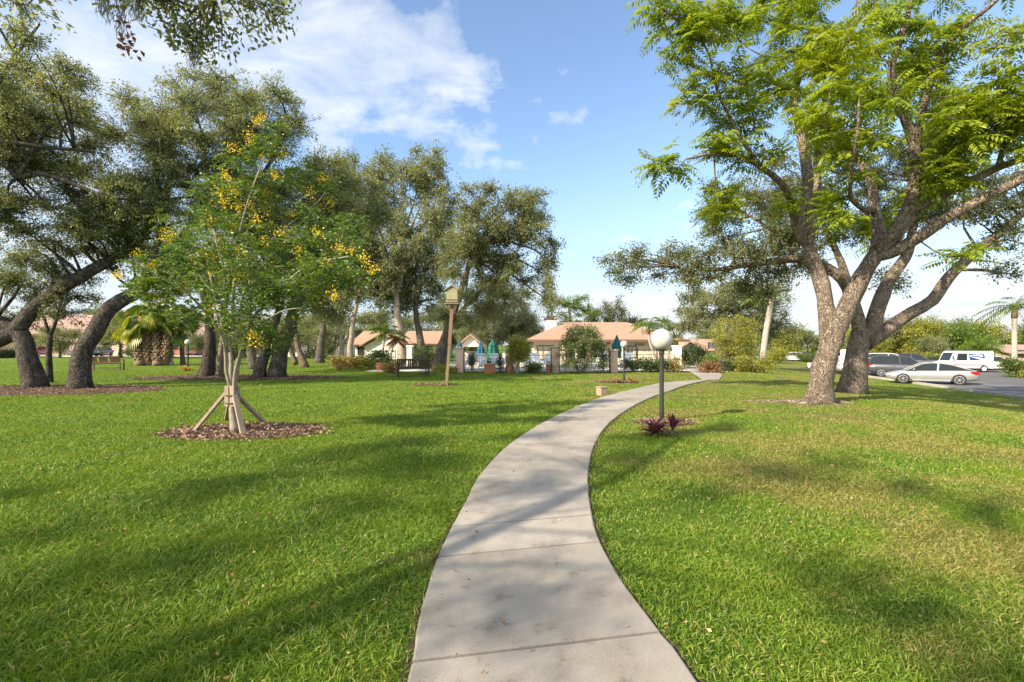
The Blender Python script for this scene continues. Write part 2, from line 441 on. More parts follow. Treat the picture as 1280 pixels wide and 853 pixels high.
    cr.color_ramp.elements[1].position = 0.62; cr.color_ramp.elements[1].color = (3.2, 3.25, 3.3, 1)
    g = N('ShaderNodeMix'); g.data_type = 'RGBA'; g.blend_type = 'MULTIPLY'; g.inputs[0].default_value = 1; g.clamp_result = False
    L(sky.outputs[0], g.inputs[6]); g.inputs[7].default_value = SKY_TINT
    m0 = N('ShaderNodeMix'); m0.data_type = 'RGBA'; m0.clamp_result = False; L(hz, m0.inputs[0]); L(g.outputs[2], m0.inputs[6]); m0.inputs[7].default_value = (1.6, 1.84, 2.15, 1)
    m1 = N('ShaderNodeMix'); m1.data_type = 'RGBA'; m1.clamp_result = False; L(cover, m1.inputs[0]); L(m0.outputs[2], m1.inputs[6])
    cloud_fill_gain = rng_(sp.outputs[1], 0.05, -0.3, 1.0, 2.2)               # unseen cloud behind the camera brightened as added fill light
    mb_ = N('ShaderNodeVectorMath'); mb_.operation = 'SCALE'; L(cr.outputs[0], mb_.inputs[0]); L(cloud_fill_gain, mb_.inputs['Scale']); L(mb_.outputs[0], m1.inputs[7])
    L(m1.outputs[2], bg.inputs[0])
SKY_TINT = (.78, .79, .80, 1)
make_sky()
SC.view_settings.view_transform = 'Standard'; SC.view_settings.look = 'None'; SC.view_settings.gamma = 1.0
SC.view_settings.exposure = 1.3
SC.cycles.max_bounces = 8; SC.cycles.diffuse_bounces = 4; SC.cycles.transmission_bounces = 4; SC.cycles.transparent_max_bounces = 8
SC.cycles.sample_clamp_indirect = 6.0
SC.cycles.use_denoising = True
try: SC.cycles.denoiser = 'OPENIMAGEDENOISE'
except Exception: pass
SC.cycles.use_adaptive_sampling = True; SC.cycles.adaptive_threshold = 0.012

# ------------------------------------------------------------------ path outlines
LEFT_PX = [(510, 853), (519, 800), (533, 745), (552, 690), (575, 645), (605, 590), (644, 552), (690, 524), (740, 502), (773, 492), (798, 486), (822, 480.5), (840, 478.3), (858, 477)]
RIGHT_PX = [(868, 853), (820, 790), (770, 720), (743, 660), (735, 610), (737, 580), (746, 552), (764, 528), (793, 508), (816, 497), (836, 490), (852, 484), (868, 479.5), (889, 475)]
def dense(pts, n):
    L_ = smooth_line([(p.x, p.y, 0) for p in pts], 0.05)
    s = [0.0]
    for a, b in zip(L_, L_[1:]): s.append(s[-1] + (b - a).length)
    s = np.array(s); X = np.array([(p.x, p.y) for p in L_]); tt = np.linspace(0, s[-1], n)
    return np.stack([np.interp(tt, s, X[:, 0]), np.interp(tt, s, X[:, 1])], 1)
NPATH = 260
lw = [Vector((-0.2, -7, 0)), Vector((-0.28, -3, 0)), Vector((-0.43, 0.5, 0))] + [G(*p) for p in LEFT_PX]
rw = [Vector((1.1, -7, 0)), Vector((1.04, -3, 0)), Vector((0.97, 0.5, 0))] + [G(*p) for p in RIGHT_PX]
PL = dense(lw, NPATH); PR = dense(rw, NPATH)
W2L = [Vector((x, y, 0)) for x, y in ((8.7, 21.9), (10.0, 26.5), (11.4, 31.5), (12.4, 36), (13.2, 42))]
W2R = [Vector((x, y, 0)) for x, y in ((9.6, 22.4), (11.4, 26.3), (12.9, 31.3), (13.9, 36), (14.7, 42))]
P2L = dense(W2L, 60); P2R = dense(W2R, 60)
poly1 = np.concatenate([PL, PR[::-1]]); poly2 = np.concatenate([P2L, P2R[::-1]])
def inside(P, poly):
    x, y = P[:, 0], P[:, 1]; r = np.zeros(len(P), bool); n = len(poly)
    lo, hi = poly.min(0), poly.max(0)
    idx = np.where((x > lo[0]) & (x < hi[0]) & (y > lo[1]) & (y < hi[1]))[0]
    xs, ys = x[idx], y[idx]; rr = np.zeros(len(idx), bool)
    for i in range(n):
        (x0, y0), (x1, y1) = poly[i], poly[i - 1]
        if y0 == y1: continue
        c = ((y0 > ys) != (y1 > ys)) & (xs < (x1 - x0) * (ys - y0) / (y1 - y0) + x0)
        rr ^= c
    r[idx] = rr
    return r

# ------------------------------------------------------------------ ground sheet
def ground_mat():
    m, nt, N, L = _new('turf soil')
    out = N('ShaderNodeOutputMaterial'); b = N('ShaderNodeBsdfPrincipled'); L(b.outputs[0], out.inputs[0])
    b.inputs['Roughness'].default_value = 0.9; b.inputs['Specular IOR Level'].default_value = 0.1
    src = turf_colour(N, L, blades_=False)
    L(src, b.inputs['Base Color'])
    g = N('ShaderNodeNewGeometry'); n = N('ShaderNodeTexNoise'); n.inputs['Scale'].default_value = 24; n.inputs['Detail'].default_value = 8; n.inputs['Roughness'].default_value = 0.7
    L(g.outputs['Position'], n.inputs['Vector'])
    bp = N('ShaderNodeBump'); bp.inputs['Strength'].default_value = 0.9; bp.inputs['Distance'].default_value = 0.05
    L(n.outputs['Fac'], bp.inputs['Height']); L(bp.outputs[0], b.inputs['Normal'])
    return m
def turf_colour(N, L, blades_=True):
    """green turf that grows yellower and dry in patches, most of them right of the path where the trees take the water"""
    g = N('ShaderNodeNewGeometry')
    def noise_(s, d, off=0):
        mp = N('ShaderNodeMapping'); mp.inputs['Location'].default_value = (off, off * .7, 0); L(g.outputs['Position'], mp.inputs[0])
        n = N('ShaderNodeTexNoise'); n.inputs['Scale'].default_value = s; n.inputs['Detail'].default_value = d; n.inputs['Roughness'].default_value = 0.6
        L(mp.outputs[0], n.inputs['Vector']); return n.outputs['Fac']
    def rng_(v, a, b, c=0, d=1):
        n = N('ShaderNodeMapRange'); n.interpolation_type = 'SMOOTHSTEP'
        for i, x in enumerate((a, b, c, d)): n.inputs[i + 1].default_value = x
        L(v, n.inputs[0]); return n.outputs[0]
    def mth(op, a, b_):
        n = N('ShaderNodeMath'); n.operation = op; n.use_clamp = True
        for i, v in enumerate((a, b_)):
            if isinstance(v, (int, float)): n.inputs[i].default_value = v
            else: L(v, n.inputs[i])
        return n.outputs[0]
    def mix(f, a, b_):
        n = N('ShaderNodeMix'); n.data_type = 'RGBA'
        L(f, n.inputs[0]) if not isinstance(f, float) else setattr(n.inputs[0], 'default_value', f)
        for i, v in ((6, a), (7, b_)):
            if isinstance(v, tuple): n.inputs[i].default_value = (*v, 1)
            else: L(v, n.inputs[i])
        return n.outputs[2]
    sp = N('ShaderNodeSeparateXYZ'); L(g.outputs['Position'], sp.inputs[0])
    right = rng_(sp.outputs[0], -1.0, 4.0, 0.0, 0.17)
    dry = rng_(mth('ADD', noise_(0.55, 5, 3), right), 0.575, 0.76)
    fine = noise_(3.5, 5, 8)
    if blades_:
        r = N('ShaderNodeValToRGB'); L(g.outputs['Random Per Island'], r.inputs[0])
        cols = [(0, (.050, .115, .012)), (.35, (.085, .165, .015)), (.7, (.145, .225, .020)), (.9, (.23, .27, .035)), (.975, (.42, .35, .14))]
        while len(r.color_ramp.elements) < len(cols): r.color_ramp.elements.new(.5)
        for e, (p, c) in zip(r.color_ramp.elements, cols): e.position = p; e.color = (*c, 1)
        r2 = N('ShaderNodeValToRGB'); L(g.outputs['Random Per Island'], r2.inputs[0])
        cols = [(0, (.10, .13, .018)), (.4, (.19, .19, .035)), (.75, (.30, .25, .08)), (.95, (.40, .29, .13))]
        while len(r2.color_ramp.elements) < len(cols): r2.color_ramp.elements.new(.5)
        for e, (p, c) in zip(r2.color_ramp.elements, cols): e.position = p; e.color = (*c, 1)
        lush = mix(rng_(noise_(0.9, 4, 21), 0.40, 0.62, 0, 0.5), r.outputs[0], (.165, .235, .016))
        return mix(mth('MULTIPLY', dry, 0.75), lush, r2.outputs[0])
    a = mix(fine, (.045, .085, .010), (.11, .165, .018))
    far = mix(rng_(noise_(0.9, 4, 21), 0.40, 0.62, 0, 0.5), a, (.17, .21, .015))
    return mix(mth('MULTIPLY', dry, 0.75), far, mix(fine, (.13, .11, .035), (.22, .17, .07)))
gx = np.concatenate([-np.geomspace(40, 900, 26)[::-1], np.linspace(-38, 70, 109), np.geomspace(72, 900, 26)])
gy = np.concatenate([np.linspace(-60, -6, 10), np.linspace(-4, 90, 95), np.geomspace(94, 2500, 26)])
GX, GY = np.meshgrid(gx, gy); GZ = Tn(GX, GY) + 0.012 * np.sin(GX * 0.9 + 1.3 * np.sin(GY * 0.5)) * np.cos(GY * 0.7) * (GY < 70) * (GX < edge_x(GY) - 3) - 0.012
V = np.stack([GX, GY, GZ], -1).reshape(-1, 3); nx = len(gx); ny = len(gy)
ii = (np.arange(ny - 1)[:, None] * nx + np.arange(nx - 1)[None]).ravel()
Fq = np.stack([ii, ii + 1, ii + nx + 1, ii + nx], 1).astype(np.int32)
ground = np_mesh('lawn_ground', V, 4, ground_mat(), faces=[Fq]); structure(ground)
ground.data.polygons.foreach_set('use_smooth', [True] * len(ground.data.polygons))

# ------------------------------------------------------------------ concrete path in cast slabs
def concrete_mat():
    m, nt, N, L = _new('path concrete')
    out = N('ShaderNodeOutputMaterial'); b = N('ShaderNodeBsdfPrincipled'); L(b.outputs[0], out.inputs[0])
    b.inputs['Roughness'].default_value = 0.85; b.inputs['Specular IOR Level'].default_value = 0.25
    g = N('ShaderNodeNewGeometry')
    def noise_(s, d, ro=0.6):
        n = N('ShaderNodeTexNoise'); n.inputs['Scale'].default_value = s; n.inputs['Detail'].default_value = d; n.inputs['Roughness'].default_value = ro
        L(g.outputs['Position'], n.inputs['Vector']); return n.outputs['Fac']
    def ramp(v, stops):
        r = N('ShaderNodeValToRGB'); L(v, r.inputs[0])
        while len(r.color_ramp.elements) < len(stops): r.color_ramp.elements.new(.5)
        for e, (p, c) in zip(r.color_ramp.elements, stops): e.position = p; e.color = (*c, 1)
        return r.outputs[0]
    def mul(a, b_, f=1.0):
        n = N('ShaderNodeMix'); n.data_type = 'RGBA'; n.blend_type = 'MULTIPLY'; n.inputs[0].default_value = f
        L(a, n.inputs[6]); L(b_, n.inputs[7]); return n.outputs[2]
    base = ramp(g.outputs['Random Per Island'], [(0, (.325, .298, .255)), (.5, (.36, .33, .285)), (1, (.40, .37, .325))])
    stain = ramp(noise_(1.6, 8, 0.68), [(.32, (.68, .66, .63)), (.52, (.93, .92, .91)), (.7, (1, 1, 1))])
    blot = ramp(noise_(6.5, 7, 0.7), [(.32, (.58, .55, .51)), (.43, (.94, .93, .92)), (.7, (1.0, 1.0, 1.0))])
    grit = ramp(noise_(120, 4, 0.75), [(.32, (.42, .40, .37)), (.45, (.93, .92, .91)), (.6, (1.0, 1.0, 1.0)), (.74, (1.0, 1.0, 1.0))])
    vo = N('ShaderNodeTexVoronoi'); vo.inputs['Scale'].default_value = 48; L(g.outputs['Position'], vo.inputs['Vector'])
    peb = ramp(vo.outputs['Distance'], [(.0, (1, 1, 1)), (.10, (.96, .95, .93)), (.22, (.93, .92, .90))])
    c = mul(mul(mul(mul(base, stain, .9), blot, .8), grit, .75), peb, 1.0)
    L(c, b.inputs['Base Color'])
    bp = N('ShaderNodeBump'); bp.inputs['Strength'].default_value = 0.4; bp.inputs['Distance'].default_value = 0.006
    L(noise_(140, 5, .7), bp.inputs['Height']); L(bp.outputs[0], b.inputs['Normal'])
    return m
soil = mat('path edge soil', (.05, .034, .022), (.11, .075, .045), 14, .95, bump=.6, bscale=60, spec=.05)
def ribbon(name, Lx, Rx, z, m, grow=0.0):
    d = unit(Rx - Lx); Lg, Rg = Lx - d * grow, Rx + d * grow; n = len(Lx)
    V = np.concatenate([np.c_[Lg, Tn(Lg[:, 0], Lg[:, 1]) + z], np.c_[Rg, Tn(Rg[:, 0], Rg[:, 1]) + z]])
    i = np.arange(n - 1); Fq = np.stack([i, i + n, i + n + 1, i + 1], 1).astype(np.int32)
    return structure(np_mesh(name, V, 4, m, faces=[Fq]))
ribbon('soil_edging', PL, PR, 0.006, soil, 0.045)
ribbon('soil_edging', P2L, P2R, 0.002, soil, 0.04)
mid_y = (PL[:, 1] + PR[:, 1]) / 2
rows = [853 + 0, 808, 690, 655, 592, 556]                 # joints seen in the photograph (rows of the picture)
cut = [int(np.argmin(abs(mid_y - EYE * F / (r_ - HY)))) for r_ in rows[1:]]
cut = sorted(cut); k = cut[0]
while k > 12: k -= 11; cut.append(max(k, 0))
k = cut[4]
while k < NPATH - 16: k += 11 + (k % 3); cut.append(k)
cut = sorted(set([0] + [c for c in cut if 3 < c < NPATH - 4] + [NPATH - 1]))
def slabs(name, Lx, Rx, cuts, m, top=0.034, gap=0.02, skew=0.10):
    mb = MB()
    for a, b_ in zip(cuts, cuts[1:]):
        rows_ = []
        lift = random.uniform(-.003, .003); n = b_ - a
        for j in range(a, b_ + 1):
            l, r_ = Lx[j].copy(), Rx[j].copy()
            if j == a and a > 0: t = unit(Lx[min(j + 1, len(Lx) - 1)] - Lx[j]); l += t * gap / 2; r_ += t * gap / 2
            if j == b_ and b_ < len(Lx) - 1: t = unit(Lx[j] - Lx[j - 1]); l -= t * gap / 2; r_ -= t * gap / 2
            rows_.append((l, r_))
        vs = []
        for l, r_ in rows_:
            d = r_ - l; wob = [0.006 * mnoise.noise(Vector((l[0] * 2.3, l[1] * 2.3, 3))), 0.006 * mnoise.noise(Vector((r_[0] * 2.3, r_[1] * 2.3, 7)))]
            l = l + d * wob[0]; r_ = r_ + d * wob[1]; e = 0.012 / np.linalg.norm(d)
            for p, z in ((l, -0.03), (l, top - .008), (l + d * e, top), (r_ - d * e, top), (r_, top - .008), (r_, -0.03)):
                vs.append((p[0], p[1], T(p[0], p[1]) + z + lift))
        fs = [(j * 6 + i, j * 6 + i + 1, j * 6 + 7 + i, j * 6 + 6 + i) for j in range(len(rows_) - 1) for i in range(5)]
        fs += [(0, 5, 4, 3, 2, 1), tuple((len(rows_) - 1) * 6 + i for i in range(6))]
        mb.add(vs, fs)
    return structure(mb.build(name, m))
cm = concrete_mat()
slabs('footpath', PL, PR, cut, cm)
slabs('footpath', P2L, P2R, list(range(0, 60, 6)) + [59], cm, top=0.028)
tag(bpy.data.objects['footpath'], kind='structure')

# ------------------------------------------------------------------ parking lot, kerb, far drive
asph = mat('asphalt', (.085, .082, .08), (.13, .125, .12), 1.2, .9, bump=.3, bscale=90, spec=.2)
white = mat('painted white line', (.62, .62, .58), (.4, .4, .37), 9, .8)
conc = mat('kerb concrete', (.42, .39, .34), (.30, .275, .235), 3, .9, bump=.2, bscale=60, spec=.2)
ys = np.linspace(14, 50, 40)
LE = np.c_[edge_x(ys), ys]; RE = np.c_[edge_x(ys) + 0.01 + np.where(ys > 44, 60, 60), ys]
n = len(ys)
def sheet(name, poly, z, m, conform=True):
    mb = MB(); mb.add([(x, y, (T(x, y) if conform else 0) + z) for x, y in poly], [tuple(range(len(poly)))])
    return structure(mb.build(name, m))
lot = sheet('parking_lot', [(edge_x(12), 12), (90, 12), (90, 39), (46, 39), (46, 47.0), (90, 47), (90, 58), (edge_x(58) + 1, 58)][::1], 0.03, asph)
mb = MB()
for y in np.arange(12, 46, 3.0):
    a, b_ = Vector((edge_x(y) + 0.10, y, 0)), Vector((edge_x(y + 2.97) + 0.10, y + 2.97, 0))
    a.z = T(edge_x(y) + .3, y) + .06; b_.z = T(edge_x(y + 2.97) + .3, y + 2.97) + .06
    mb.bar(a, b_, 0.18, 0.16)
structure(mb.build('kerb', conc))
mb = MB()
for k in range(9):                                          # bay lines
    y = 16 + k * 2.75; x = edge_x(y) + .6
    mb.add([(x, y, -.962), (x + 4.4, y - 1.9, -.962), (x + 4.45, y - 1.8, -.962), (x + .05, y + .1, -.962)], [(0, 1, 2, 3)])
structure(mb.build('bay_marking', white))
drive = mat('drive concrete', (.62, .58, .52), (.5, .47, .42), 2, .9, spec=.2)
sheet('drive', [(-82, 67.5), (-30, 67.5), (-26, 74.6), (-82, 74.6)], 0.03, drive)
sheet('pavement', [(46.2, 38.8), (90, 38.8), (90, 40.4), (46.2, 40.4)], 0.12, drive)
deck_m = mat('pool deck paving', (.56, .52, .45), (.46, .42, .36), 2.5, .85, spec=.2)
sheet('pool_deck', [(-9.0, 29.3), (11.2, 29.3), (11.6, 44.2), (-9.0, 44.2)], 0.03, deck_m)

# ------------------------------------------------------------------ mulch beds
BEDS = [(-4.95, 8.95, 1.45, 0.85), (3.16, 10.0, .62, .40), (-16.9, 17.3, 4.3, 2.1), (-13.7, 24.2, 5.2, 2.2), (4.7, 21.2, 1.0, .5), (-3.1, 19.6, .9, .4)]
mulch_soil = mat('mulch soil', (.055, .035, .024), (.15, .095, .065), 9, .95, bump=.7, bscale=50, spec=.05)
mulch_chip = leaf_mat('bark chips', [(.07, .042, .028), (.14, .082, .05), (.24, .15, .095), (.33, .24, .17)], trans=0.0, rough=.9)
def bed_outline(b, k=44, g=1.0):
    return [(b[0] + b[2] * g * math.cos(t) * (1 + .10 * mnoise.noise(Vector((math.cos(t) * 2, math.sin(t) * 2, b[0])))), b[1] + b[3] * g * math.sin(t) * (1 + .10 * mnoise.noise(Vector((math.cos(t) * 2, math.sin(t) * 2, b[0])))))
            for t in [2 * math.pi * i / k for i in range(k)]]
for b in BEDS:
    o = bed_outline(b); mb = MB()
    mb.add([(b[0], b[1], T(b[0], b[1]) + .06)] + [(b[0] + (x - b[0]) * .6, b[1] + (y - b[1]) * .6, T(x, y) + .05) for x, y in o] + [(x, y, T(x, y) + .008) for x, y in o],
           [(0, 1 + i, 1 + (i + 1) % 44) for i in range(44)] + [(1 + i, 45 + i, 45 + (i + 1) % 44, 1 + (i + 1) % 44) for i in range(44)])
    structure(mb.build('mulch_bed', mulch_soil))
cp = []
for b in BEDS:
    k = int(min(2600, 900 * b[2] * b[3] * math.pi)); t = rng.uniform(0, 6.283, k); r_ = np.sqrt(rng.uniform(0, 1, k)) * 1.03 * (1 + .10 * np.abs(rng.normal(size=k)) * (rng.uniform(0, 1, k) > .72))
    x = b[0] + b[2] * r_ * np.cos(t); y = b[1] + b[3] * r_ * np.sin(t)
    cp.append(np.stack([x, y, Tn(x, y) + .02 + .045 * (1 - r_.clip(0, 1)) ** .5 + rng.uniform(0, .02, k)], 1))
cp = np.concatenate(cp); d = unit(rng.normal(size=cp.shape) * [1, 1, .25])
tag(np_mesh('mulch', blades(cp, d, rng.uniform(.04, .11, len(cp)), rng.uniform(.015, .035, len(cp))), 4, mulch_chip), kind='stuff')

# ------------------------------------------------------------------ turf blades
def grass():
    bands = [(1.5, 3.6, 7600), (3.6, 6, 4200), (6, 10, 2300), (10, 17, 950), (17, 30, 280), (30, 48, 80)]
    P = []
    for y0, y1, dn in bands:
        area = (y1 - y0) * (y0 + y1) * 1.12 + 2.4 * (y1 - y0)
        k = int(area * dn); y = np.sqrt(rng.uniform(y0 ** 2, y1 ** 2, k)); x = rng.uniform(-1, 1, k) * (1.12 * y + 1.2)
        P.append(np.stack([x, y], 1))
    P = np.concatenate(P)
    keep = ~inside(P, poly1) & ~inside(P, poly2)
    for b in BEDS: keep &= ((P[:, 0] - b[0]) / b[2]) ** 2 + ((P[:, 1] - b[1]) / b[3]) ** 2 > rng.uniform(.85, 1.2, len(P))
    keep &= P[:, 0] < edge_x(P[:, 1]) - 0.1
    keep &= ~((P[:, 1] > 29.0) & (P[:, 0] > -9.5) & (P[:, 0] < 11.6))
    # thinner turf at the foot of the big trees
    for tx, ty, tr in ((8.7, 13.6, 2.4), (12.2, 17.4, 2.0)):
        dd = np.hypot(P[:, 0] - tx, (P[:, 1] - ty) * 1.3); keep &= dd > tr * rng.uniform(0.25, 1.0, len(P))
    # worn, thinner places, most of them on the dry side of the path
    wn = np.sin(P[:, 0] * 1.15 + 1.9 * np.sin(P[:, 1] * .47 + 1)) + np.sin(P[:, 1] * 1.35 + 1.7 * np.sin(P[:, 0] * .61)) + .6 * np.sin(P[:, 0] * 3.7 + P[:, 1] * 2.9)
    keep &= rng.uniform(0, 1, len(P)) > np.clip((wn - .7) * .45, 0, .62) * np.where(P[:, 0] > .15 * P[:, 1], 1.0, .35)
    P = P[keep]; k = len(P); Y = P[:, 1]
    # patches of longer and shorter growth
    ph = np.sin(P[:, 0] * 1.7 + 2 * np.sin(P[:, 1] * .8)) * np.cos(P[:, 1] * 1.9 + np.sin(P[:, 0])) 
    hgt = (0.047 + 0.013 * ph) * rng.uniform(.55, 1.35, k) * np.where(P[:, 0] > P[:, 1] * .2, .86, 1.08) * np.clip(1.05 - Y * .012, .72, 1.0)
    wid = np.clip(0.0040 + 0.0005 * Y, .0048, .028) * rng.uniform(.7, 1.3, k)
    base = np.c_[P, Tn(P[:, 0], P[:, 1]) - .006]
    lean = rng.normal(size=(k, 2)) * 0.62; lean[:, 0] += 0.12
    dirv = unit(np.c_[lean, np.ones(k)])
    s = unit(np.cross(dirv, np.c_[rng.normal(size=(k, 2)), np.zeros(k)]))
    mid = base + dirv * hgt[:, None] * .55
    tip = mid + unit(dirv + np.c_[lean * 0.9, -0.35 * np.ones(k)]) * hgt[:, None] * .62
    w = wid[:, None] / 2
    V = np.stack([base - s * w * .8, base + s * w * .8, mid + s * w, mid - s * w, tip], 1).reshape(-1, 3)
    i5 = (np.arange(k, dtype=np.int32) * 5)[:, None]
    q = i5 + np.array([[0, 1, 2, 3]], dtype=np.int32); t = i5 + np.array([[3, 2, 4]], dtype=np.int32)
    m, nt, N, L = _new('turf blades')
    out = N('ShaderNodeOutputMaterial'); b = N('ShaderNodeBsdfPrincipled'); tr = N('ShaderNodeBsdfTranslucent'); mx = N('ShaderNodeMixShader')
    mx.inputs[0].default_value = .3; L(b.outputs[0], mx.inputs[1]); L(tr.outputs[0], mx.inputs[2]); L(mx.outputs[0], out.inputs[0])
    c = turf_colour(N, L); L(c, b.inputs['Base Color']); b.inputs['Roughness'].default_value = .55; b.inputs['Specular IOR Level'].default_value = .25
    mu = N('ShaderNodeMix'); mu.data_type = 'RGBA'; mu.blend_type = 'MULTIPLY'; mu.inputs[0].default_value = 1; mu.clamp_result = False
    mu.inputs[7].default_value = (1.5, 1.5, .7, 1); L(c, mu.inputs[6]); L(mu.outputs[2], tr.inputs[0])
    tag(np_mesh('grass', V, 4, m, faces=[q, t]), kind='stuff')
grass()
# fallen leaves on path and turf
k = 620; y = rng.uniform(2.1, 15, k) ** 1.0; x = rng.uniform(-1.1, 1.1, k) * y
keep = ~(inside(np.c_[x, y], poly1) & (rng.uniform(0, 1, k) > .35)); x, y = x[keep], y[keep]; k = len(x)
on = inside(np.c_[x, y], poly1)
lv = blades(np.c_[x, y, Tn(x, y) + np.where(on, .046, .055)], unit(np.c_[rng.normal(size=(k, 2)), rng.normal(size=k) * .15]), rng.uniform(.02, .045, k), rng.uniform(.010, .022, k), .12)
tag(np_mesh('leaf_litter', lv, 4, leaf_mat('dry leaves', [(.16, .075, .03), (.30, .17, .07), (.42, .30, .15)], trans=.1, rough=.8)), kind='stuff')
# ================================================================== TREES
bark_oak = bark_mat('oak bark', (.10, .085, .068), (.30, .26, .215), (.19, .16, .13), 8, 21, (.24, .235, .20))
bark_dark = bark_mat('dark oak bark', (.058, .048, .040), (.20, .17, .14), (.115, .098, .080), 8, 21, (.14, .14, .11))
bark_warm = bark_mat('warm grey bark', (.18, .135, .10), (.42, .34, .265), (.29, .225, .17), 9, 26, (.32, .28, .23))
bark_pale = mat('pale bark', (.34, .28, .22), (.22, .18, .14), 5, .9, bump=.5, bscale=20, spec=.1, stretch=(1, 1, .5))
bark_young = mat('young smooth bark', (.30, .26, .20), (.19, .165, .12), 9, .85, bump=.3, bscale=30, spec=.15)
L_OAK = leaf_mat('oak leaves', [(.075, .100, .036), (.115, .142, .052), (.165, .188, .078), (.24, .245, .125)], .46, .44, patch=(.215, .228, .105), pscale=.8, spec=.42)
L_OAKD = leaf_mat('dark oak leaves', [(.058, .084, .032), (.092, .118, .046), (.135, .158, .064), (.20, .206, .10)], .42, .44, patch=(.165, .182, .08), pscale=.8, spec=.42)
L_FEATHER = leaf_mat('feathery leaves', [(.085, .150, .010), (.135, .205, .013), (.20, .265, .016), (.28, .32, .02)], .46, .45, patch=(.25, .29, .018), pscale=.7)
L_CASSIA = leaf_mat('cassia leaves', [(.028, .082, .014), (.052, .118, .020), (.09, .155, .022), (.16, .205, .03)], .38, .4, patch=(.115, .16, .02), pscale=1.2)
L_YELLOW = leaf_mat('yellow green leaves', [(.13, .155, .018), (.19, .21, .024), (.26, .265, .035), (.33, .31, .06)], .42, .45, patch=(.25, .245, .035), pscale=.3)
L_BRIGHT = leaf_mat('bright green leaves', [(.07, .13, .014), (.11, .18, .018), (.17, .24, .025)], .38, .45)
L_GREY = leaf_mat('grey green leaves', [(.075, .095, .04), (.11, .125, .055), (.16, .17, .08)], .3, .5)
L_PALM = leaf_mat('palm fronds', [(.06, .10, .018), (.10, .15, .022), (.17, .20, .035)], .3, .35)
L_PALMY = leaf_mat('yellowing palm fronds', [(.12, .16, .02), (.20, .22, .03), (.30, .28, .05)], .35, .4)

# ---- feathery twice-divided leaves, as on a flame tree
def fronds(p, d, L_, pairs=9, width=.5, sag=.35):
    """p, d arrays: each frond a drooping midrib with rows of narrow leaflets -> quads"""
    k = len(p); out = []
    up = np.array([0, 0, 1.]); s = unit(np.cross(d, up + rng.normal(size=(k, 3)) * .25))
    L_ = np.broadcast_to(L_, (k,))
    for j in range(pairs):
        t = (j + .8) / pairs
        c = p + d * (L_ * t)[:, None] - up * (L_ * sag * t * t)[:, None]
        tang = unit(d - up * 2 * sag * t)
        ln = L_ * width * (math.sin(math.pi * min(.97, t * .82 + .16)) ** .8) * .52
        for sg in (-1, 1):
            dd = unit(s * sg + tang * .55 - up * .22 + rng.normal(size=(k, 3)) * .10)
            wv = unit(np.cross(dd, np.cross(tang, s) + rng.normal(size=(k, 3)) * .3))
            w = (ln * .17)[:, None]
            a = c; m_ = c + dd * ln[:, None] * .5; e = c + dd * ln[:, None] - up * (ln * .18)[:, None]
            out.append(np.stack([a, m_ + wv * w, e, m_ - wv * w], 1))
    return np.concatenate(out)

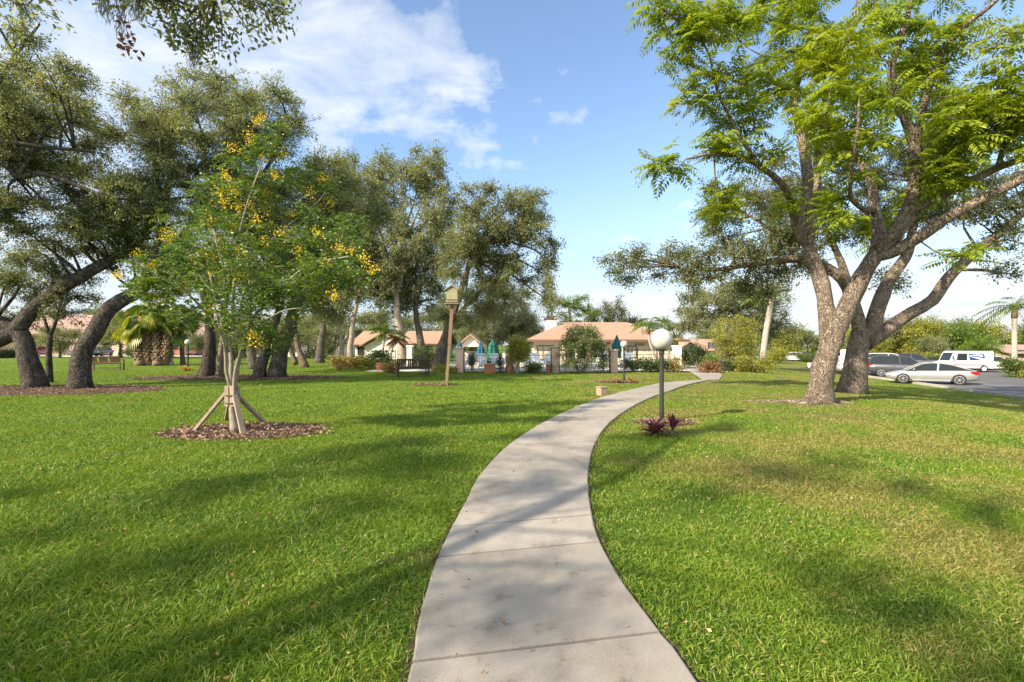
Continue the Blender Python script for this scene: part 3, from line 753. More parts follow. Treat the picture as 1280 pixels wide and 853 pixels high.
def chain_twigs(nodes, tips, pen=.3):
    """join every tip to the nearest limb or to a twig already grown, so that twigs fork instead of fanning from one point"""
    NP = np.array([tuple(p) for p in nodes]); tips = np.array(tips)
    d0 = np.array([np.min(np.linalg.norm(NP - t, axis=1)) for t in tips]); out = [None] * len(tips)
    for i in np.argsort(d0):
        t = tips[i]; j = int(np.argmin(np.linalg.norm(NP - t, axis=1) + pen * np.maximum(0, NP[:, 2] - t[2]))); out[i] = NP[j]
        NP = np.concatenate([NP, NP[j] + (t - NP[j]) * np.array([[.45], [.75], [1.0]])])
    return np.array(out)
def flame_tree():
    Yd = 13.6
    loc = G(1025, 503)
    def P(*q): return [A(px, py, Yd + dy) for px, py, dy in q]
    base = [loc] + P((1028, 470, 0), (1036, 438, 0), (1044, 412, 0))
    limbs = [
        (base[:3] + P((1050, 400, -.1), (1062, 375, -.1), (1078, 345, -.2), (1098, 312, -.3)), .315, .20),
        (P((1038, 445, 0), (1034, 405, .1), (1026, 351, .3), (1011, 311, .5), (1008, 260, .7), (1009, 212, .8), (1002, 165, .9), (993, 114, 1.0), (1012, 50, 1.3), (1022, -30, 1.6)), .24, .05),
        (P((1012, 315, .5), (997, 291, .3), (980, 236, -.3), (942, 202, -.9), (900, 192, -1.5), (858, 198, -2.0)), .13, .02),
        (P((955, 214, -.7), (921, 165, -1.2), (896, 110, -1.6), (879, 55, -1.9), (831, 13, -2.3)), .065, .012),
        (P((1010, 300, .6), (1022, 262, 1.4), (1022, 200, 2.2), (1038, 130, 2.8), (1060, 60, 3.2), (1075, -20, 3.4)), .15, .03),
        (P((1096, 315, -.3), (1097, 285, .1), (1094, 256, .4), (1087, 224, .7), (1066, 188, 1.0), (1043, 165, 1.2), (1030, 110, 1.6)), .19, .03),
        (P((1096, 316, -.3), (1113, 298, -.6), (1135, 264, -.9), (1144, 228, -1.1), (1141, 177, -1.3), (1121, 118, -1.6), (1115, 84, -1.8), (1132, 25, -2.2), (1150, -40, -2.5)), .20, .04),
        (P((1143, 215, -1.1), (1148, 160, -1.5), (1174, 76, -2.0), (1204, 34, -2.3), (1246, 0, -2.7), (1275, -40, -3.)), .11, .04),
        (P((1096, 318, -.3), (1112, 316, -.5), (1139, 303, -.8), (1183, 272, -1.4), (1239, 244, -2.0), (1290, 216, -2.6), (1350, 180, -3.2)), .19, .06),
        (P((1135, 266, -.9), (1159, 252, -1.1), (1219, 224, -1.5), (1252, 207, -1.8), (1300, 190, -2.2), (1360, 150, -2.6)), .14, .05),
        (P((1248, 209, -1.8), (1254, 185, -2.0), (1270, 150, -2.2), (1290, 100, -2.5)), .07, .02),
        (P((1118, 300, -.5), (1130, 288, .6), (1150, 240, 2.0), (1185, 180, 3.2), (1215, 120, 4.0)), .12, .03),
        (P((1094, 262, .4), (1080, 262, -.8), (1062, 240, -2.0), (1068, 190, -2.8), (1075, 130, -3.2)), .10, .02),
    ]
    # where leaf rosettes hang: (column, row, half width, half height, depth offset, how many)
    tufts = [(880, 25, 60, 28, -1.9, 16), (835, 8, 32, 12, -2.2, 6), (860, 55, 26, 22, -1.9, 8), (880, 112, 34, 22, -1.5, 9), (862, 118, 20, 18, -1.7, 5), (925, 150, 34, 22, -1.1, 8), (835, 202, 22, 12, -2., 7),
             (905, 188, 30, 18, -1.5, 9), (895, 252, 26, 28, -.8, 10), (965, 60, 55, 48, .2, 26), (955, 125, 38, 36, -.9, 14), (1010, 20, 55, 34, 1., 18),
             (1030, 100, 36, 44, 1.2, 13), (1050, 70, 48, 48, -2.4, 22), (1050, 135, 52, 42, -2.6, 22), (1030, 165, 40, 30, 1.6, 12), (1062, 190, 40, 28, -2.2, 14), (950, 195, 28, 16, -1.0, 7),
             (1090, 40, 44, 40, 2.6, 14), (1110, 100, 40, 50, 1.5, 16), (1120, 30, 34, 26, -2., 12), (1175, 40, 28, 30, -2.0, 9), (1160, 110, 38, 36, 2.5, 14), (1165, 100, 40, 30, -1.7, 13), (1100, 160, 40, 34, 1., 13),
             (1060, 250, 26, 30, -1.6, 8), (975, 250, 18, 14, -.3, 4), (1085, 290, 18, 34, 1.2, 7), (1170, 205, 30, 24, -1.6, 10), (1180, 228, 24, 14, -1.5, 8),
             (1215, 150, 50, 32, -2.3, 22), (1250, 118, 44, 30, -2.5, 18), (1275, 170, 28, 34, -2.4, 11), (1250, 55, 26, 28, -2.7, 8), (1230, 180, 38, 22, -2.0, 10), (1300, 130, 40, 60, -2.6, 16),
             (1195, 310, 26, 14, -1.5, 6), (1130, 235, 22, 26, 1.8, 6), (1210, 210, 30, 16, 3.2, 8), (1190, 160, 36, 36, 3.2, 12), (1040, -30, 120, 30, 0, 20), (1200, -30, 90, 30, -1.5, 14),
             (945, 20, 30, 22, 1.6, 7), (1075, 110, 24, 30, 3., 6), (868, 22, 26, 16, -2.1, 6), (925, 95, 22, 22, -1.2, 5), (1000, 260, 20, 16, 1.6, 4), (1110, 270, 16, 14, 1.6, 3)]
    root = thing('flame_tree', loc, 'big leaning tree with feathery bright green leaves and pale forked trunk', 'tree')
    tb = MB(); nodes = []
    for k, (pts, r0, r1) in enumerate(limbs):
        L_ = smooth_line(pts, .16); m = len(L_)
        L_ = [p + Vector((mnoise.noise(p * 1.3), mnoise.noise(p * 1.3 + Vector((5, 2, 9))), mnoise.noise(p * 1.1 + Vector((1, 8, 3))))) * (min(.05, r0 * .4) if i else 0) for i, p in enumerate(L_)]
        if k == 0: L_[0] = L_[0] - Vector((0, 0, .15))
        rad = [r0 + (r1 - r0) * (i / (m - 1)) ** .85 for i in range(m)]
        tb.tube(L_, rad, 18 if r0 > .12 else 9, flare=.30 if k == 0 else 0, lump=.17, seed=k * 2.3)
        if k != 0: nodes += L_[m // 4:]
    for a, ln, r_ in ((2.95, 2.3, .085), (3.7, 1.3, .06), (5.0, .9, .05), (.2, 1.0, .06)):     # surface roots
        q = [loc + Vector((math.cos(a) * t * ln, math.sin(a) * t * ln * .8 + .25 * math.sin(t * 5 + a), .07 - .13 * t)) for t in (.12, .3, .5, .7, .85, 1)]
        tb.tube(smooth_line(q, .12), [r_ * (1.1 - .75 * i / 30) if i < 30 else r_ * .3 for i in range(len(smooth_line(q, .12)))], 8, lump=.3, seed=a)
    NP = np.array([tuple(p) for p in nodes])
    tips = []; t0 = []
    for px, py, rx, ry, dy, n in tufts:
        s = (Yd + dy) / F; c = np.array(A(px, py, Yd + dy))
        for _ in range(max(2, int(n * .66))):
            p = c + unit(rng.normal(size=3)) * rng.uniform(.15, 1) ** .5 * np.array([rx * s, (rx + ry) * .5 * s, ry * s])
            dd = np.linalg.norm(NP - p, axis=1) + .25 * np.maximum(0, NP[:, 2] - p[2]); j = int(np.argmin(dd))
            tips.append(p); t0.append(NP[j])
    tips = np.array(tips); t0 = chain_twigs(nodes, tips)
    for a, b_ in zip(t0, tips):
        a, b_ = Vector(a), Vector(b_); d = (b_ - a).length
        if d < .15: continue
        mid = a.lerp(b_, .55) + Vector((random.uniform(-.1, .1) * d, random.uniform(-.1, .1) * d, -.06 * d))
        L_ = smooth_line([a, mid, b_], .25); m = len(L_)
        tb.tube(L_, [(.012 + .014 * d) * (1 - .7 * i / (m - 1)) for i in range(m)], 5)
    tb.build('trunk', bark_warm, root, off=loc, smooth=True)
    p = []; d = []
    per = 14
    for q in tips:
        az = rng.uniform(0, 6.283) + np.arange(per) * 2.4 + rng.normal(size=per) * .3
        el = rng.uniform(-.55, .85, per)
        d.append(np.c_[np.cos(az) * np.cos(el), np.sin(az) * np.cos(el), np.sin(el)]); p.append(q + rng.normal(size=(per, 3)) * .08)
    p = np.concatenate(p); d = unit(np.concatenate(d))
    q = fronds(p, d, rng.uniform(.42, .78, len(p)))
    np_mesh('crown', q, 4, L_FEATHER, root, off=loc)
flame_tree()

# ---- staked flowering tree
def flower_tree():
    loc = Vector((-5.02, 8.78, 0.03)); Yd = 8.78
    def P(*q): return [A(px, py, Yd + dy) for px, py, dy in q]
    root = thing('flowering_tree', loc, 'slender tree with yellow blossom clusters, staked in a round mulch bed', 'tree')
    limbs = [([loc] + P((291, 512, 0), (292, 488, 0)), .075, .06),
             (P((291, 492, 0), (284, 462, -.1), (281, 430, -.2), (262, 396, -.4), (232, 366, -.6), (200, 345, -.7), (176, 330, -.8)), .035, .010),
             (P((291, 492, 0), (289, 455, .1), (286, 420, .2), (292, 370, .2), (298, 300, .1), (318, 230, .0), (335, 178, 0)), .040, .008),
             (P((293, 490, 0), (297, 455, -.15), (306, 425, -.3), (322, 390, -.5), (355, 355, -.7), (392, 330, -.8), (440, 320, -.9)), .036, .010),
             (P((293, 492, 0), (299, 450, .2), (298, 415, .35), (305, 370, .6), (340, 300, .8), (390, 260, 1.0), (410, 235, 1.0)), .036, .008),
             (P((291, 490, 0), (282, 440, .3), (272, 400, .6), (262, 340, .9), (262, 280, .9), (276, 245, .8)), .030, .008),
             (P((286, 440, -.1), (278, 395, -.6), (280, 340, -1.0), (268, 290, -1.2)), .022, .006),
             (P((300, 440, -.2), (318, 410, -.8), (352, 390, -1.1), (376, 385, -1.2)), .02, .006)]
    tb = MB(); nodes = []
    for k, (pts, r0, r1) in enumerate(limbs):
        L_ = smooth_line(pts, .09); m = len(L_)
        L_ = [p + Vector((mnoise.noise(p * 2.3), mnoise.noise(p * 2.3 + Vector((5, 2, 9))), 0)) * (.035 if i and k else 0) for i, p in enumerate(L_)]
        tb.tube(L_, [r0 + (r1 - r0) * (i / (m - 1)) for i in range(m)], 9, flare=.3 if k == 0 else 0, lump=.12, seed=k)
        if k: nodes += L_[m // 3:]
    sp = [(215, 350, 50, 30, -.5, 26), (185, 340, 26, 18, -.7, 9), (250, 315, 48, 34, -.5, 26), (300, 350, 60, 36, -.9, 34), (250, 388, 44, 26, -.5, 20), (305, 400, 46, 26, -.8, 20), (356, 372, 46, 26, -.8, 22), (400, 345, 46, 28, -.8, 22),
          (448, 342, 28, 20, -.9, 9), (350, 318, 48, 34, .2, 22), (300, 290, 48, 36, .2, 22), (270, 260, 30, 26, .7, 10), (335, 190, 24, 24, 0, 9), (305, 205, 24, 18, .2, 7), (340, 235, 34, 26, .3, 12),
          (395, 270, 40, 30, .8, 15), (420, 305, 36, 22, -.2, 14), (330, 420, 40, 16, -.5, 12), (230, 300, 24, 22, .8, 8), (295, 240, 28, 22, .3, 9), (345, 160, 10, 10, 0, 3), (190, 375, 34, 18, -.4, 10), (330, 350, 60, 40, .9, 24), (398, 236, 24, 18, .7, 7), (256, 232, 24, 20, .7, 8), (436, 285, 24, 18, .2, 7), (370, 225, 26, 18, .4, 7), (375, 300, 44, 30, .5, 14), (225, 275, 26, 18, .7, 7)]
    NP = np.array([tuple(p) for p in nodes]); tips = []; t0 = []
    for px, py, rx, ry, dy, n in sp:
        s = (Yd + dy) / F; c = np.array(A(px, py, Yd + dy))
        for _ in range(n):
            p = c + unit(rng.normal(size=3)) * rng.uniform(.1, 1) ** .5 * np.array([rx * s, (rx + ry) * .5 * s, ry * s])
            j = int(np.argmin(np.linalg.norm(NP - p, axis=1) + .15 * np.maximum(0, NP[:, 2] - p[2])))
            tips.append(p); t0.append(NP[j])
    t0 = chain_twigs(nodes, tips, .15)
    for a, b_ in zip(t0, tips):
        a, b_ = Vector(a), Vector(b_); d = (b_ - a).length
        mid = a.lerp(b_, .5) + Vector((random.uniform(-.1, .1) * d, random.uniform(-.1, .1) * d, .08 * d))
        L_ = smooth_line([a, mid, b_], .16); m = len(L_)
        tb.tube(L_, [(.004 + .008 * d) * (1 - .6 * i / max(1, m - 1)) for i in range(m)], 5)
    tb.build('trunk', bark_young, root, off=loc, smooth=True)
    tips = np.array(tips); p = []; d = []; per = 10
    for q in tips:
        az = rng.uniform(0, 6.283) + np.arange(per) * 2.4 + rng.normal(size=per) * .3; el = rng.uniform(-.6, .7, per)
        d.append(np.c_[np.cos(az) * np.cos(el), np.sin(az) * np.cos(el), np.sin(el)]); p.append(q + rng.normal(size=(per, 3)) * .05)
    p = np.concatenate(p); d = unit(np.concatenate(d))
    # once-divided leaves: broader leaflets in few pairs
    k = len(p); up = np.array([0, 0, 1.]); L_ = rng.uniform(.13, .24, k); s = unit(np.cross(d, up + rng.normal(size=(k, 3)) * .25)); out = []
    for j in range(5):
        t = (j + .9) / 5; c = p + d * (L_ * t)[:, None] - up * (L_ * .25 * t * t)[:, None]
        for sg in (-1, 1):
            dd = unit(s * sg + d * .5 - up * .15 + rng.normal(size=(k, 3)) * .18); ln = L_ * rng.uniform(.26, .36, k)
            out.append(blades(c, dd, ln, ln * .42, .06))
    np_mesh('crown', np.concatenate(out), 4, L_CASSIA, root, off=loc)
    fl = [(339, 205), (360, 205), (300, 195), (300, 248), (335, 160), (322, 185), (330, 165), (283, 250), (290, 265), (305, 268), (320, 265), (338, 268), (272, 285), (340, 250), (222, 300), (216, 305), (290, 316), (275, 345), (335, 310), (310, 325), (275, 395),
          (184, 325), (200, 352), (190, 362), (212, 378), (160, 352), (205, 340), (360, 300), (380, 320), (370, 275), (395, 250), (410, 236), (417, 262), (430, 320), (445, 322), (462, 332), (470, 345), (440, 350),
          (415, 340), (398, 378), (330, 432), (325, 425), (345, 335), (300, 290), (278, 305), (255, 330), (268, 330), (405, 300), (365, 345), (350, 385), (352, 230), (330, 285), (240, 370), (310, 355), (425, 375), (292, 230)]
    pp = []
    for px, py in fl:
        q = np.array(A(px + rng.normal() * 3, py + rng.normal() * 3, Yd)); j = int(np.argmin(np.linalg.norm((tips - q) * [1, .12, 1], axis=1)))
        c = np.array(A(px, py, tips[j][1])) + [0, -.22, .07]
        pp.append(c + rng.normal(size=(52, 3)) * rng.uniform(.6, 1.3) * np.array([.06, .06, .06]))
    pp = np.concatenate(pp); k = len(pp)
    bl = blades(pp, unit(rng.normal(size=(k, 3)) + [0, -.2, .4]), rng.uniform(.028, .05, k), rng.uniform(.018, .032, k), .12)
    np_mesh('blossom', bl, 4, leaf_mat('yellow petals', [(.58, .38, .012), (.70, .50, .025), (.76, .60, .07)], .35, .5, tcol=1.1), root, off=loc)
    # timber props strapped to the trunk
    timber = mat('weathered prop timber', (.36, .28, .20), (.27, .205, .15), 6, .85, bump=.3, bscale=30, stretch=(1, 1, .3))
    st = thing('tree_prop', loc, 'wooden props strapped round the trunk of the small blossoming tree', 'tree support')
    hub = A(290.5, 487, Yd)
    for px, py in ((239, 542), (305, 546), (333, 530), (283, 524)):
        g = G(px, py); u = (Vector((hub.x, hub.y, 0)) - Vector((g.x, g.y, 0))).normalized()
        top = Vector((hub.x, hub.y, hub.z + random.uniform(-.10, -.02))) - u * .10
        m_ = MB(); m_.bar(g + Vector((0, 0, -.02)), top, .085, .045); m_.build('prop_leg', timber, st, off=loc)
    for k in range(4):
        a = k * 1.57 + .5; m_ = MB(); c = Vector((hub.x + .085 * math.cos(a), hub.y + .085 * math.sin(a), hub.z - .10))
        m_.bar(c - Vector((0, 0, .2)), c + Vector((0, 0, .17)), .07, .04); m_.build('batten', timber, st, off=loc)
    m_ = MB(); 
    for dz in (-.16, -.02):
        ring = [(hub.x + .118 * math.cos(t), hub.y + .118 * math.sin(t), hub.z - .08 + dz) for t in np.linspace(0, 6.283, 19)]
        m_.tube(ring, .008, 5)
    m_.build('strap', mat('dark strap', (.06, .05, .04), None, rough=.6), st, off=loc)
flower_tree()

# ---- oaks on the left: leaning trunks in one bed
YA = 17.6
def PA(Y, *q): return [A(px, py, Y + dy) for px, py, dy in q]
locA = G(44, 486); locB = G(100, 487); locC = G(60, 478)
cl = region(40, 110, 90, 60, 15, 7) + region(60, 170, 90, 70, 17.5, 12) + region(-40, 200, 90, 100, 16, 9) + region(60, 270, 100, 40, 17, 8) + region(150, 250, 70, 60, 17.5, 9) + region(10, 330, 60, 40, 18.5, 5) \
    + region(120, 300, 60, 26, 19, 5) + region(10, 30, 40, 40, 13, 3)
make_tree('leaning_oak', 'dark oak whose trunk leans out and forks into a long limb sloping up', 'tree', locA,
          [([locA] + PA(locA.y, (34, 445, 0), (24, 418, 0), (-6, 400, 0)), .345, .24),
           (PA(locA.y, (-60, 452, 0), (0, 424, 0), (22, 409, 0), (50, 380, 0), (80, 357, 0), (112, 339, .2), (150, 318, .6), (190, 280, 1.), (215, 220, 1.4)), .34, .10),
           (PA(locA.y, (-6, 402, 0), (-50, 340, -1), (-80, 250, -1.8), (-70, 195, -2.2), (0, 178, -2.4), (77, 186, -2.4), (118, 191, -2.2)), .26, .04),
           (PA(locA.y, (-60, 215, -2), (0, 201, -2.2), (23, 222, -2.2), (50, 217, -2), (97, 232, -1.8), (139, 248, -1.6), (180, 250, -1.2)), .16, .03),
           (PA(locA.y, (-60, 215, -2), (-20, 130, -2.4), (20, 70, -2.8), (50, 30, -3.)), .14, .03),
           (PA(locA.y, (23, 221, -2.2), (60, 160, -1.6), (100, 120, -1.)), .08, .02)],
          cl, (.075, .036), bark_dark, L_OAK, flare=.35, sides=14, cov=1.75, br=.06, droop=.2, shell=.5)
cl = region(250, 170, 95, 65, 18.5, 14) + region(330, 150, 55, 50, 19.5, 8) + region(180, 160, 60, 50, 19, 7) + region(225, 250, 90, 60, 18, 11) + region(330, 230, 60, 60, 20, 8) + region(240, 120, 50, 30, 19, 4) + region(290, 125, 60, 26, 20.5, 4) \
    + region(160, 320, 50, 30, 19, 4)
make_tree('leaning_oak', 'oak with a bare trunk leaning over the mulch bed beside the forked oak', 'tree', locB,
          [([locB] + PA(locB.y, (101, 453, 0), (112, 424, 0), (128, 396, 0), (151, 376, .2), (170, 365, .5)), .33, .23),
           (PA(locB.y, (168, 366, .5), (205, 330, 1), (240, 280, 1.4), (270, 220, 1.6), (300, 150, 1.8)), .26, .06),
           (PA(locB.y, (175, 360, .5), (200, 300, .2), (200, 240, 0), (190, 180, .4)), .16, .04),
           (PA(locB.y, (240, 280, 1.4), (300, 250, 2), (340, 200, 2.4), (360, 150, 2.6)), .14, .04),
           (PA(locB.y, (262, 240, 1.6), (255, 180, 1.), (240, 130, .8)), .1, .03)],
          cl, (.08, .038), bark_dark, L_OAK, flare=.3, sides=14, cov=1.75, br=.06, droop=.2, shell=.5)
cl = region(60, 350, 50, 40, 18.3, 6) + region(85, 375, 34, 26, 18.3, 3) + region(40, 385, 30, 24, 18.6, 2)
make_tree('young_oak', 'thin crooked tree standing between the two leaning oak trunks', 'tree', locC,
          [([locC] + PA(locC.y, (61, 450, 0), (62, 418, 0)), .14, .10), (PA(locC.y, (62, 420, 0), (55, 395, 0), (45, 370, 0)), .07, .03), (PA(locC.y, (62, 420, 0), (72, 400, 0), (77, 375, 0), (72, 345, 0)), .08, .03)],
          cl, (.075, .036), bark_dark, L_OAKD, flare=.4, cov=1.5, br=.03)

# ---- oak outside the picture to the left, whose branch hangs into the top of it and whose crown shades the path
locO = Vector((-9.5, -4.5, 0))
br = [Vector((-8.3, -2.5, 4.8)), Vector((-6.2, 0.6, 5.6)), Vector((-4.6, 3.0, 5.6)), A(225, -25, 4.5), A(280, -8, 4.55)]
cl = []
orng = np.random.default_rng(5)
for _ in range(62):
    d = orng.normal(size=3); d /= np.linalg.norm(d); q = np.array([-10, -3.6, 7.6]) + d * orng.uniform(.35, 1) ** .5 * np.array([6.2, 5.2, 2.6])
    if q[1] > -.2 and abs(q[0]) < 1.25 * q[1] + 1.5: continue
    cl.append((q, np.array([.62, .62, .4]) * orng.uniform(.6, 1.3)))
for px, py, Y, r_ in ((215, 0, 4.5, .2), (250, 10, 4.6, .24), (268, 35, 4.6, .16), (290, -10, 4.7, .26), (330, -10, 4.8, .22), (345, 8, 4.7, .09), (185, -12, 4.4, .16), (240, 45, 4.6, .10), (150, -20, 4.3, .14), (20, -10, 4.2, .25), (225, -50, 4.4, .35), (310, -50, 4.8, .3)):
    for _ in range(4): cl.append((np.array(A(px, py, Y)) + rng.normal(size=3) * r_ * .55, np.array([r_, r_, r_ * .8]) * .5))
oak_out = make_tree('spreading_oak', 'oak branch with leafy twigs and hanging moss reaching into the sky overhead', 'tree', locO,
          [([locO, locO + Vector((.2, .3, 1.6)), locO + Vector((.5, .9, 3.2))], .36, .26),
           ([locO + Vector((.5, .9, 3.1))] + br, .13, .015),
           ([locO + Vector((.4, .8, 2.8)), Vector((-11.5, -4.6, 5.2)), Vector((-13.2, -5.2, 8.0))], .15, .04),
           ([locO + Vector((.4, .8, 3.)), Vector((-8.4, -4.4, 5.6)), Vector((-6.6, -4.8, 8.4))], .12, .03),
           ([locO + Vector((.4, .8, 3.)), Vector((-9.2, -2.6, 5.6)), Vector((-9.6, -1.6, 8.6))], .12, .03),
           ([locO + Vector((.4, .8, 2.9)), Vector((-9.6, -6, 5.4)), Vector((-9.8, -8, 8.4))], .14, .04)],
          cl, (.065, .030), bark_oak, L_OAK, cov=1.15, br=.022, twig=.006, per=20, spread=.13)
L_MOSS = leaf_mat('hanging moss', [(.13, .13, .10), (.22, .21, .16)], .2, .9)
for px, py, Y, ln in ((153, -4, 4.4, .36), (242, 55, 4.6, .22), (130, -8, 4.3, .2), (172, -6, 4.4, .22)):
    mp_ = []
    for _ in range(40):
        p = np.array(A(px, py, Y)) + rng.normal(size=3) * [.025, .03, .02]
        mp_ += [p + [rng.normal() * .010, rng.normal() * .010, -ln * j / 6 * rng.uniform(.7, 1.1)] for j in range(6)]
    mp_ = np.array(mp_); np_mesh('moss', blades(mp_, unit(rng.normal(size=mp_.shape) * .25 + [0, 0, -1]), .07, .006), 4, L_MOSS, oak_out, off=locO)
mp_ = np.concatenate([np.array(A(px, py, 4.4)) + rng.normal(size=(7, 3)) * .035 for px, py in ((158, 38), (160, 58), (152, 62), (164, 64))])
np_mesh('dead_leaves', blades(mp_, unit(rng.normal(size=mp_.shape)), .07, .035, .2), 4, leaf_mat('dead brown leaves', [(.16, .06, .03), (.24, .10, .05)], .15, .7), oak_out, off=locO)

# ---- general oak described by its trunk line and crown regions in the photo
def oak(label, trunk, Y, r0, regions, lm=None, bk=None, leaf=None, group=None, name='oak_tree', limbs=(), cov=1.95, br=.06, r1=None, twig=None, dy=None, shell=.45, droop=.25, foot=None):
    loc = foot or at(trunk[0][0], Y)
    pts = [loc] + [A(px, py, Y) for px, py in trunk[1:]]
    L_ = leaf or min(.22, .0046 * Y)
    lim = [(pts, r0, r1 or r0 * .5)]
    cl = []
    for px, py, rx, ry, n in regions:
        c = region(px, py, rx, ry, Y + rng.normal() * .6, n, dy)
        cl += c
    top = pts[-1]; mid = pts[-2] if len(pts) > 2 else pts[0].lerp(top, .7)
    for px, py, rx, ry, n in regions:
        e = A(px, py, Y + rng.normal() * 1.0)
        if (e - top).length < 1.0: continue
        s = top
        lim.append(([s, s.lerp(e, .45) + Vector((rng.normal() * .2, rng.normal() * .4, .10 * (e - s).length)), e], r0 * .42, r0 * .1))
    for q, a, b_ in limbs: lim.append(([A(px, py, Y + d) for px, py, d in q], a, b_))
    return make_tree(name, label, 'tree', loc, lim, cl, (L_, L_ * .48), bk or bark_oak, lm or L_OAK, group, flare=.35, sides=10, cov=cov, br=br, twig=twig or max(.008, .0007 * Y), shell=shell, droop=droop)

# pair of stout dark trunks and its neighbours behind the flowering tree
GM = 'oaks in the grove'
oak('stout black-barked oak furthest left in the dark pair behind the flowering tree', [(322, 476), (327, 450), (337, 416), (352, 380)], 23.6, .30, [(300, 250, 60, 50, 7), (350, 300, 60, 50, 7), (270, 330, 46, 40, 4)], bk=bark_dark, group=GM)
oak('stout black-barked oak leaning away at the end of the dark pair', [(346, 474), (350, 442), (361, 414), (370, 384), (385, 340)], 23.8, .40, [(400, 240, 55, 46, 7), (400, 212, 36, 26, 5), (440, 260, 50, 50, 6), (390, 310, 50, 46, 6)], bk=bark_dark, group=GM)
oak('short thick black trunk directly left of a thin brown trunk', [(259, 470), (261, 445), (263, 425), (262, 390)], 24.6, .36, [(235, 330, 60, 50, 6), (200, 300, 46, 40, 4)], bk=bark_dark, group=GM)
oak('thin brown trunk seen through the stems of the flowering tree', [(274, 474), (275, 450), (278, 415), (284, 370)], 23.9, .17, [(310, 290, 40, 46, 4)], bk=bark_warm, group=GM)
oak('slim oak with curved stem in the gap behind the black pair', [(318, 457), (313, 440), (316, 420), (310, 395)], 33, .35, [(300, 350, 50, 40, 5)], lm=L_OAKD, group=GM)
oak('oak with slanting twin stems just past the black pair', [(382, 458), (374, 436), (369, 414), (360, 395)], 36, .26, [(372, 345, 44, 44, 5), (405, 370, 34, 34, 3)], lm=L_OAK, bk=bark_warm, group=GM, limbs=[([(370, 456, 0), (364, 440, 0), (362, 420, 0)], .2, .12)])
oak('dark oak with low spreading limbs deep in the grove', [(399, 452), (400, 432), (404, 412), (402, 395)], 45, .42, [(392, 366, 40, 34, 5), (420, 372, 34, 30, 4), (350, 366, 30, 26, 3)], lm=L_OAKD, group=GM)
oak('pale crooked oak stem in front of the tan roofs', [(426, 446), (427, 425), (425, 405), (430, 380)], 46, .24, [(428, 340, 36, 40, 5), (455, 330, 36, 46, 5)], bk=bark_pale, lm=L_OAKD, group=GM, limbs=[([(427, 430, 0), (434, 420, 0), (440, 410, 0)], .14, .1)])
oak('grey oak stem at the end of the yellow shrub bed', [(437, 446), (439, 425), (442, 400), (446, 380)], 45.5, .32, [(446, 310, 40, 50, 7), (470, 350, 30, 34, 4)], bk=bark_pale, group=GM)
oak('tall oak with a straight pale trunk behind the dark wooden bench', [(503, 455), (502, 430), (498, 400), (495, 370)], 46, .48, [(450, 250, 46, 50, 10), (492, 232, 46, 46, 11), (532, 212, 34, 32, 8), (480, 310, 52, 46, 10), (540, 260, 28, 38, 6), (415, 225, 38, 32, 7), (430, 300, 44, 44, 8), (515, 290, 36, 36, 7), (470, 360, 44, 30, 7), (545, 225, 22, 30, 3), (440, 215, 34, 26, 5), (500, 350, 34, 30, 5), (415, 265, 40, 40, 6)], bk=bark_pale, dy=2.6)
oak('brown oak stem between the straight pale trunk and the bird house', [(527, 452), (526, 430), (522, 405), (520, 380)], 48, .45, [(520, 340, 40, 40, 9), (545, 310, 30, 46, 9), (505, 370, 34, 26, 5), (545, 375, 28, 26, 4), (555, 270, 22, 30, 4)], lm=L_OAKD)
oak('oak with forked stems leaning behind the bird house and drooping tip', [(545, 463), (551, 436), (561, 408), (571, 380), (582, 345), (588, 320)], 31, .30,
    [(600, 285, 36, 34, 7), (640, 280, 44, 36, 9), (580, 330, 36, 34, 5), (625, 330, 40, 34, 6), (650, 250, 30, 18, 3), (600, 250, 30, 18, 3), (672, 300, 26, 20, 3), (685, 345, 16, 40, 5), (690, 380, 9, 16, 2), (580, 385, 36, 30, 5), (610, 375, 32, 32, 5), (575, 300, 30, 30, 5), (630, 355, 36, 30, 6), (665, 275, 24, 24, 4)],
    leaf=.13, dy=2.4, bk=bark_warm, limbs=[([(553, 462, .4), (558, 436, .4), (562, 410, .4), (590, 375, .6), (625, 345, .6)], .24, .06), ([(588, 322, 0), (615, 300, 0), (645, 305, 0), (675, 318, 0), (688, 350, 0)], .12, .02)])
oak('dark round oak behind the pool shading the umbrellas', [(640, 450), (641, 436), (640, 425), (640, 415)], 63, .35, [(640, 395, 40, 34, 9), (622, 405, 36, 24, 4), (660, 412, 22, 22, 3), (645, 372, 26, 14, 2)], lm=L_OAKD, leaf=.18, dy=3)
oak('pale-leaved slim tree beside the dark round oak', [(624, 449), (622, 436), (620, 420)], 58, .14, [(622, 405, 12, 24, 4), (616, 425, 12, 12, 2)], lm=L_GREY, leaf=.16, name='slim_tree')

# behind the clubhouse
oak('bright lime-green pine with open tufts behind the tiled roof', [(716, 450), (715, 425), (713, 400), (711, 385)], 62, .22, [(722, 380, 22, 8, 4), (700, 378, 14, 8, 2), (733, 392, 18, 8, 3), (705, 393, 12, 6, 2), (715, 402, 20, 5, 2), (728, 372, 10, 4, 1)], lm=L_BRIGHT, leaf=.2, name='pine_tree', cov=2.4)
for k, (px, top, wd, lb) in enumerate(((752, 372, 20, 'grey-green wispy tree above the middle of the tiled roof'), (772, 370, 17, 'tallest grey-green wispy tree peeping over the tiled roof'), (792, 388, 14, 'low grey-green tree over the roof end by the palm'))):
    oak(lb, [(px, 450), (px, 430), (px, 412)], 66, .2, [(px, (top + 412) / 2 + 4, wd * .9, (412 - top) / 2, 6), (px - wd * .5, 402, wd * .6, 12, 2)], lm=L_GREY, leaf=.22, name='wispy_tree', group='trees over the clubhouse roof', cov=1.9)
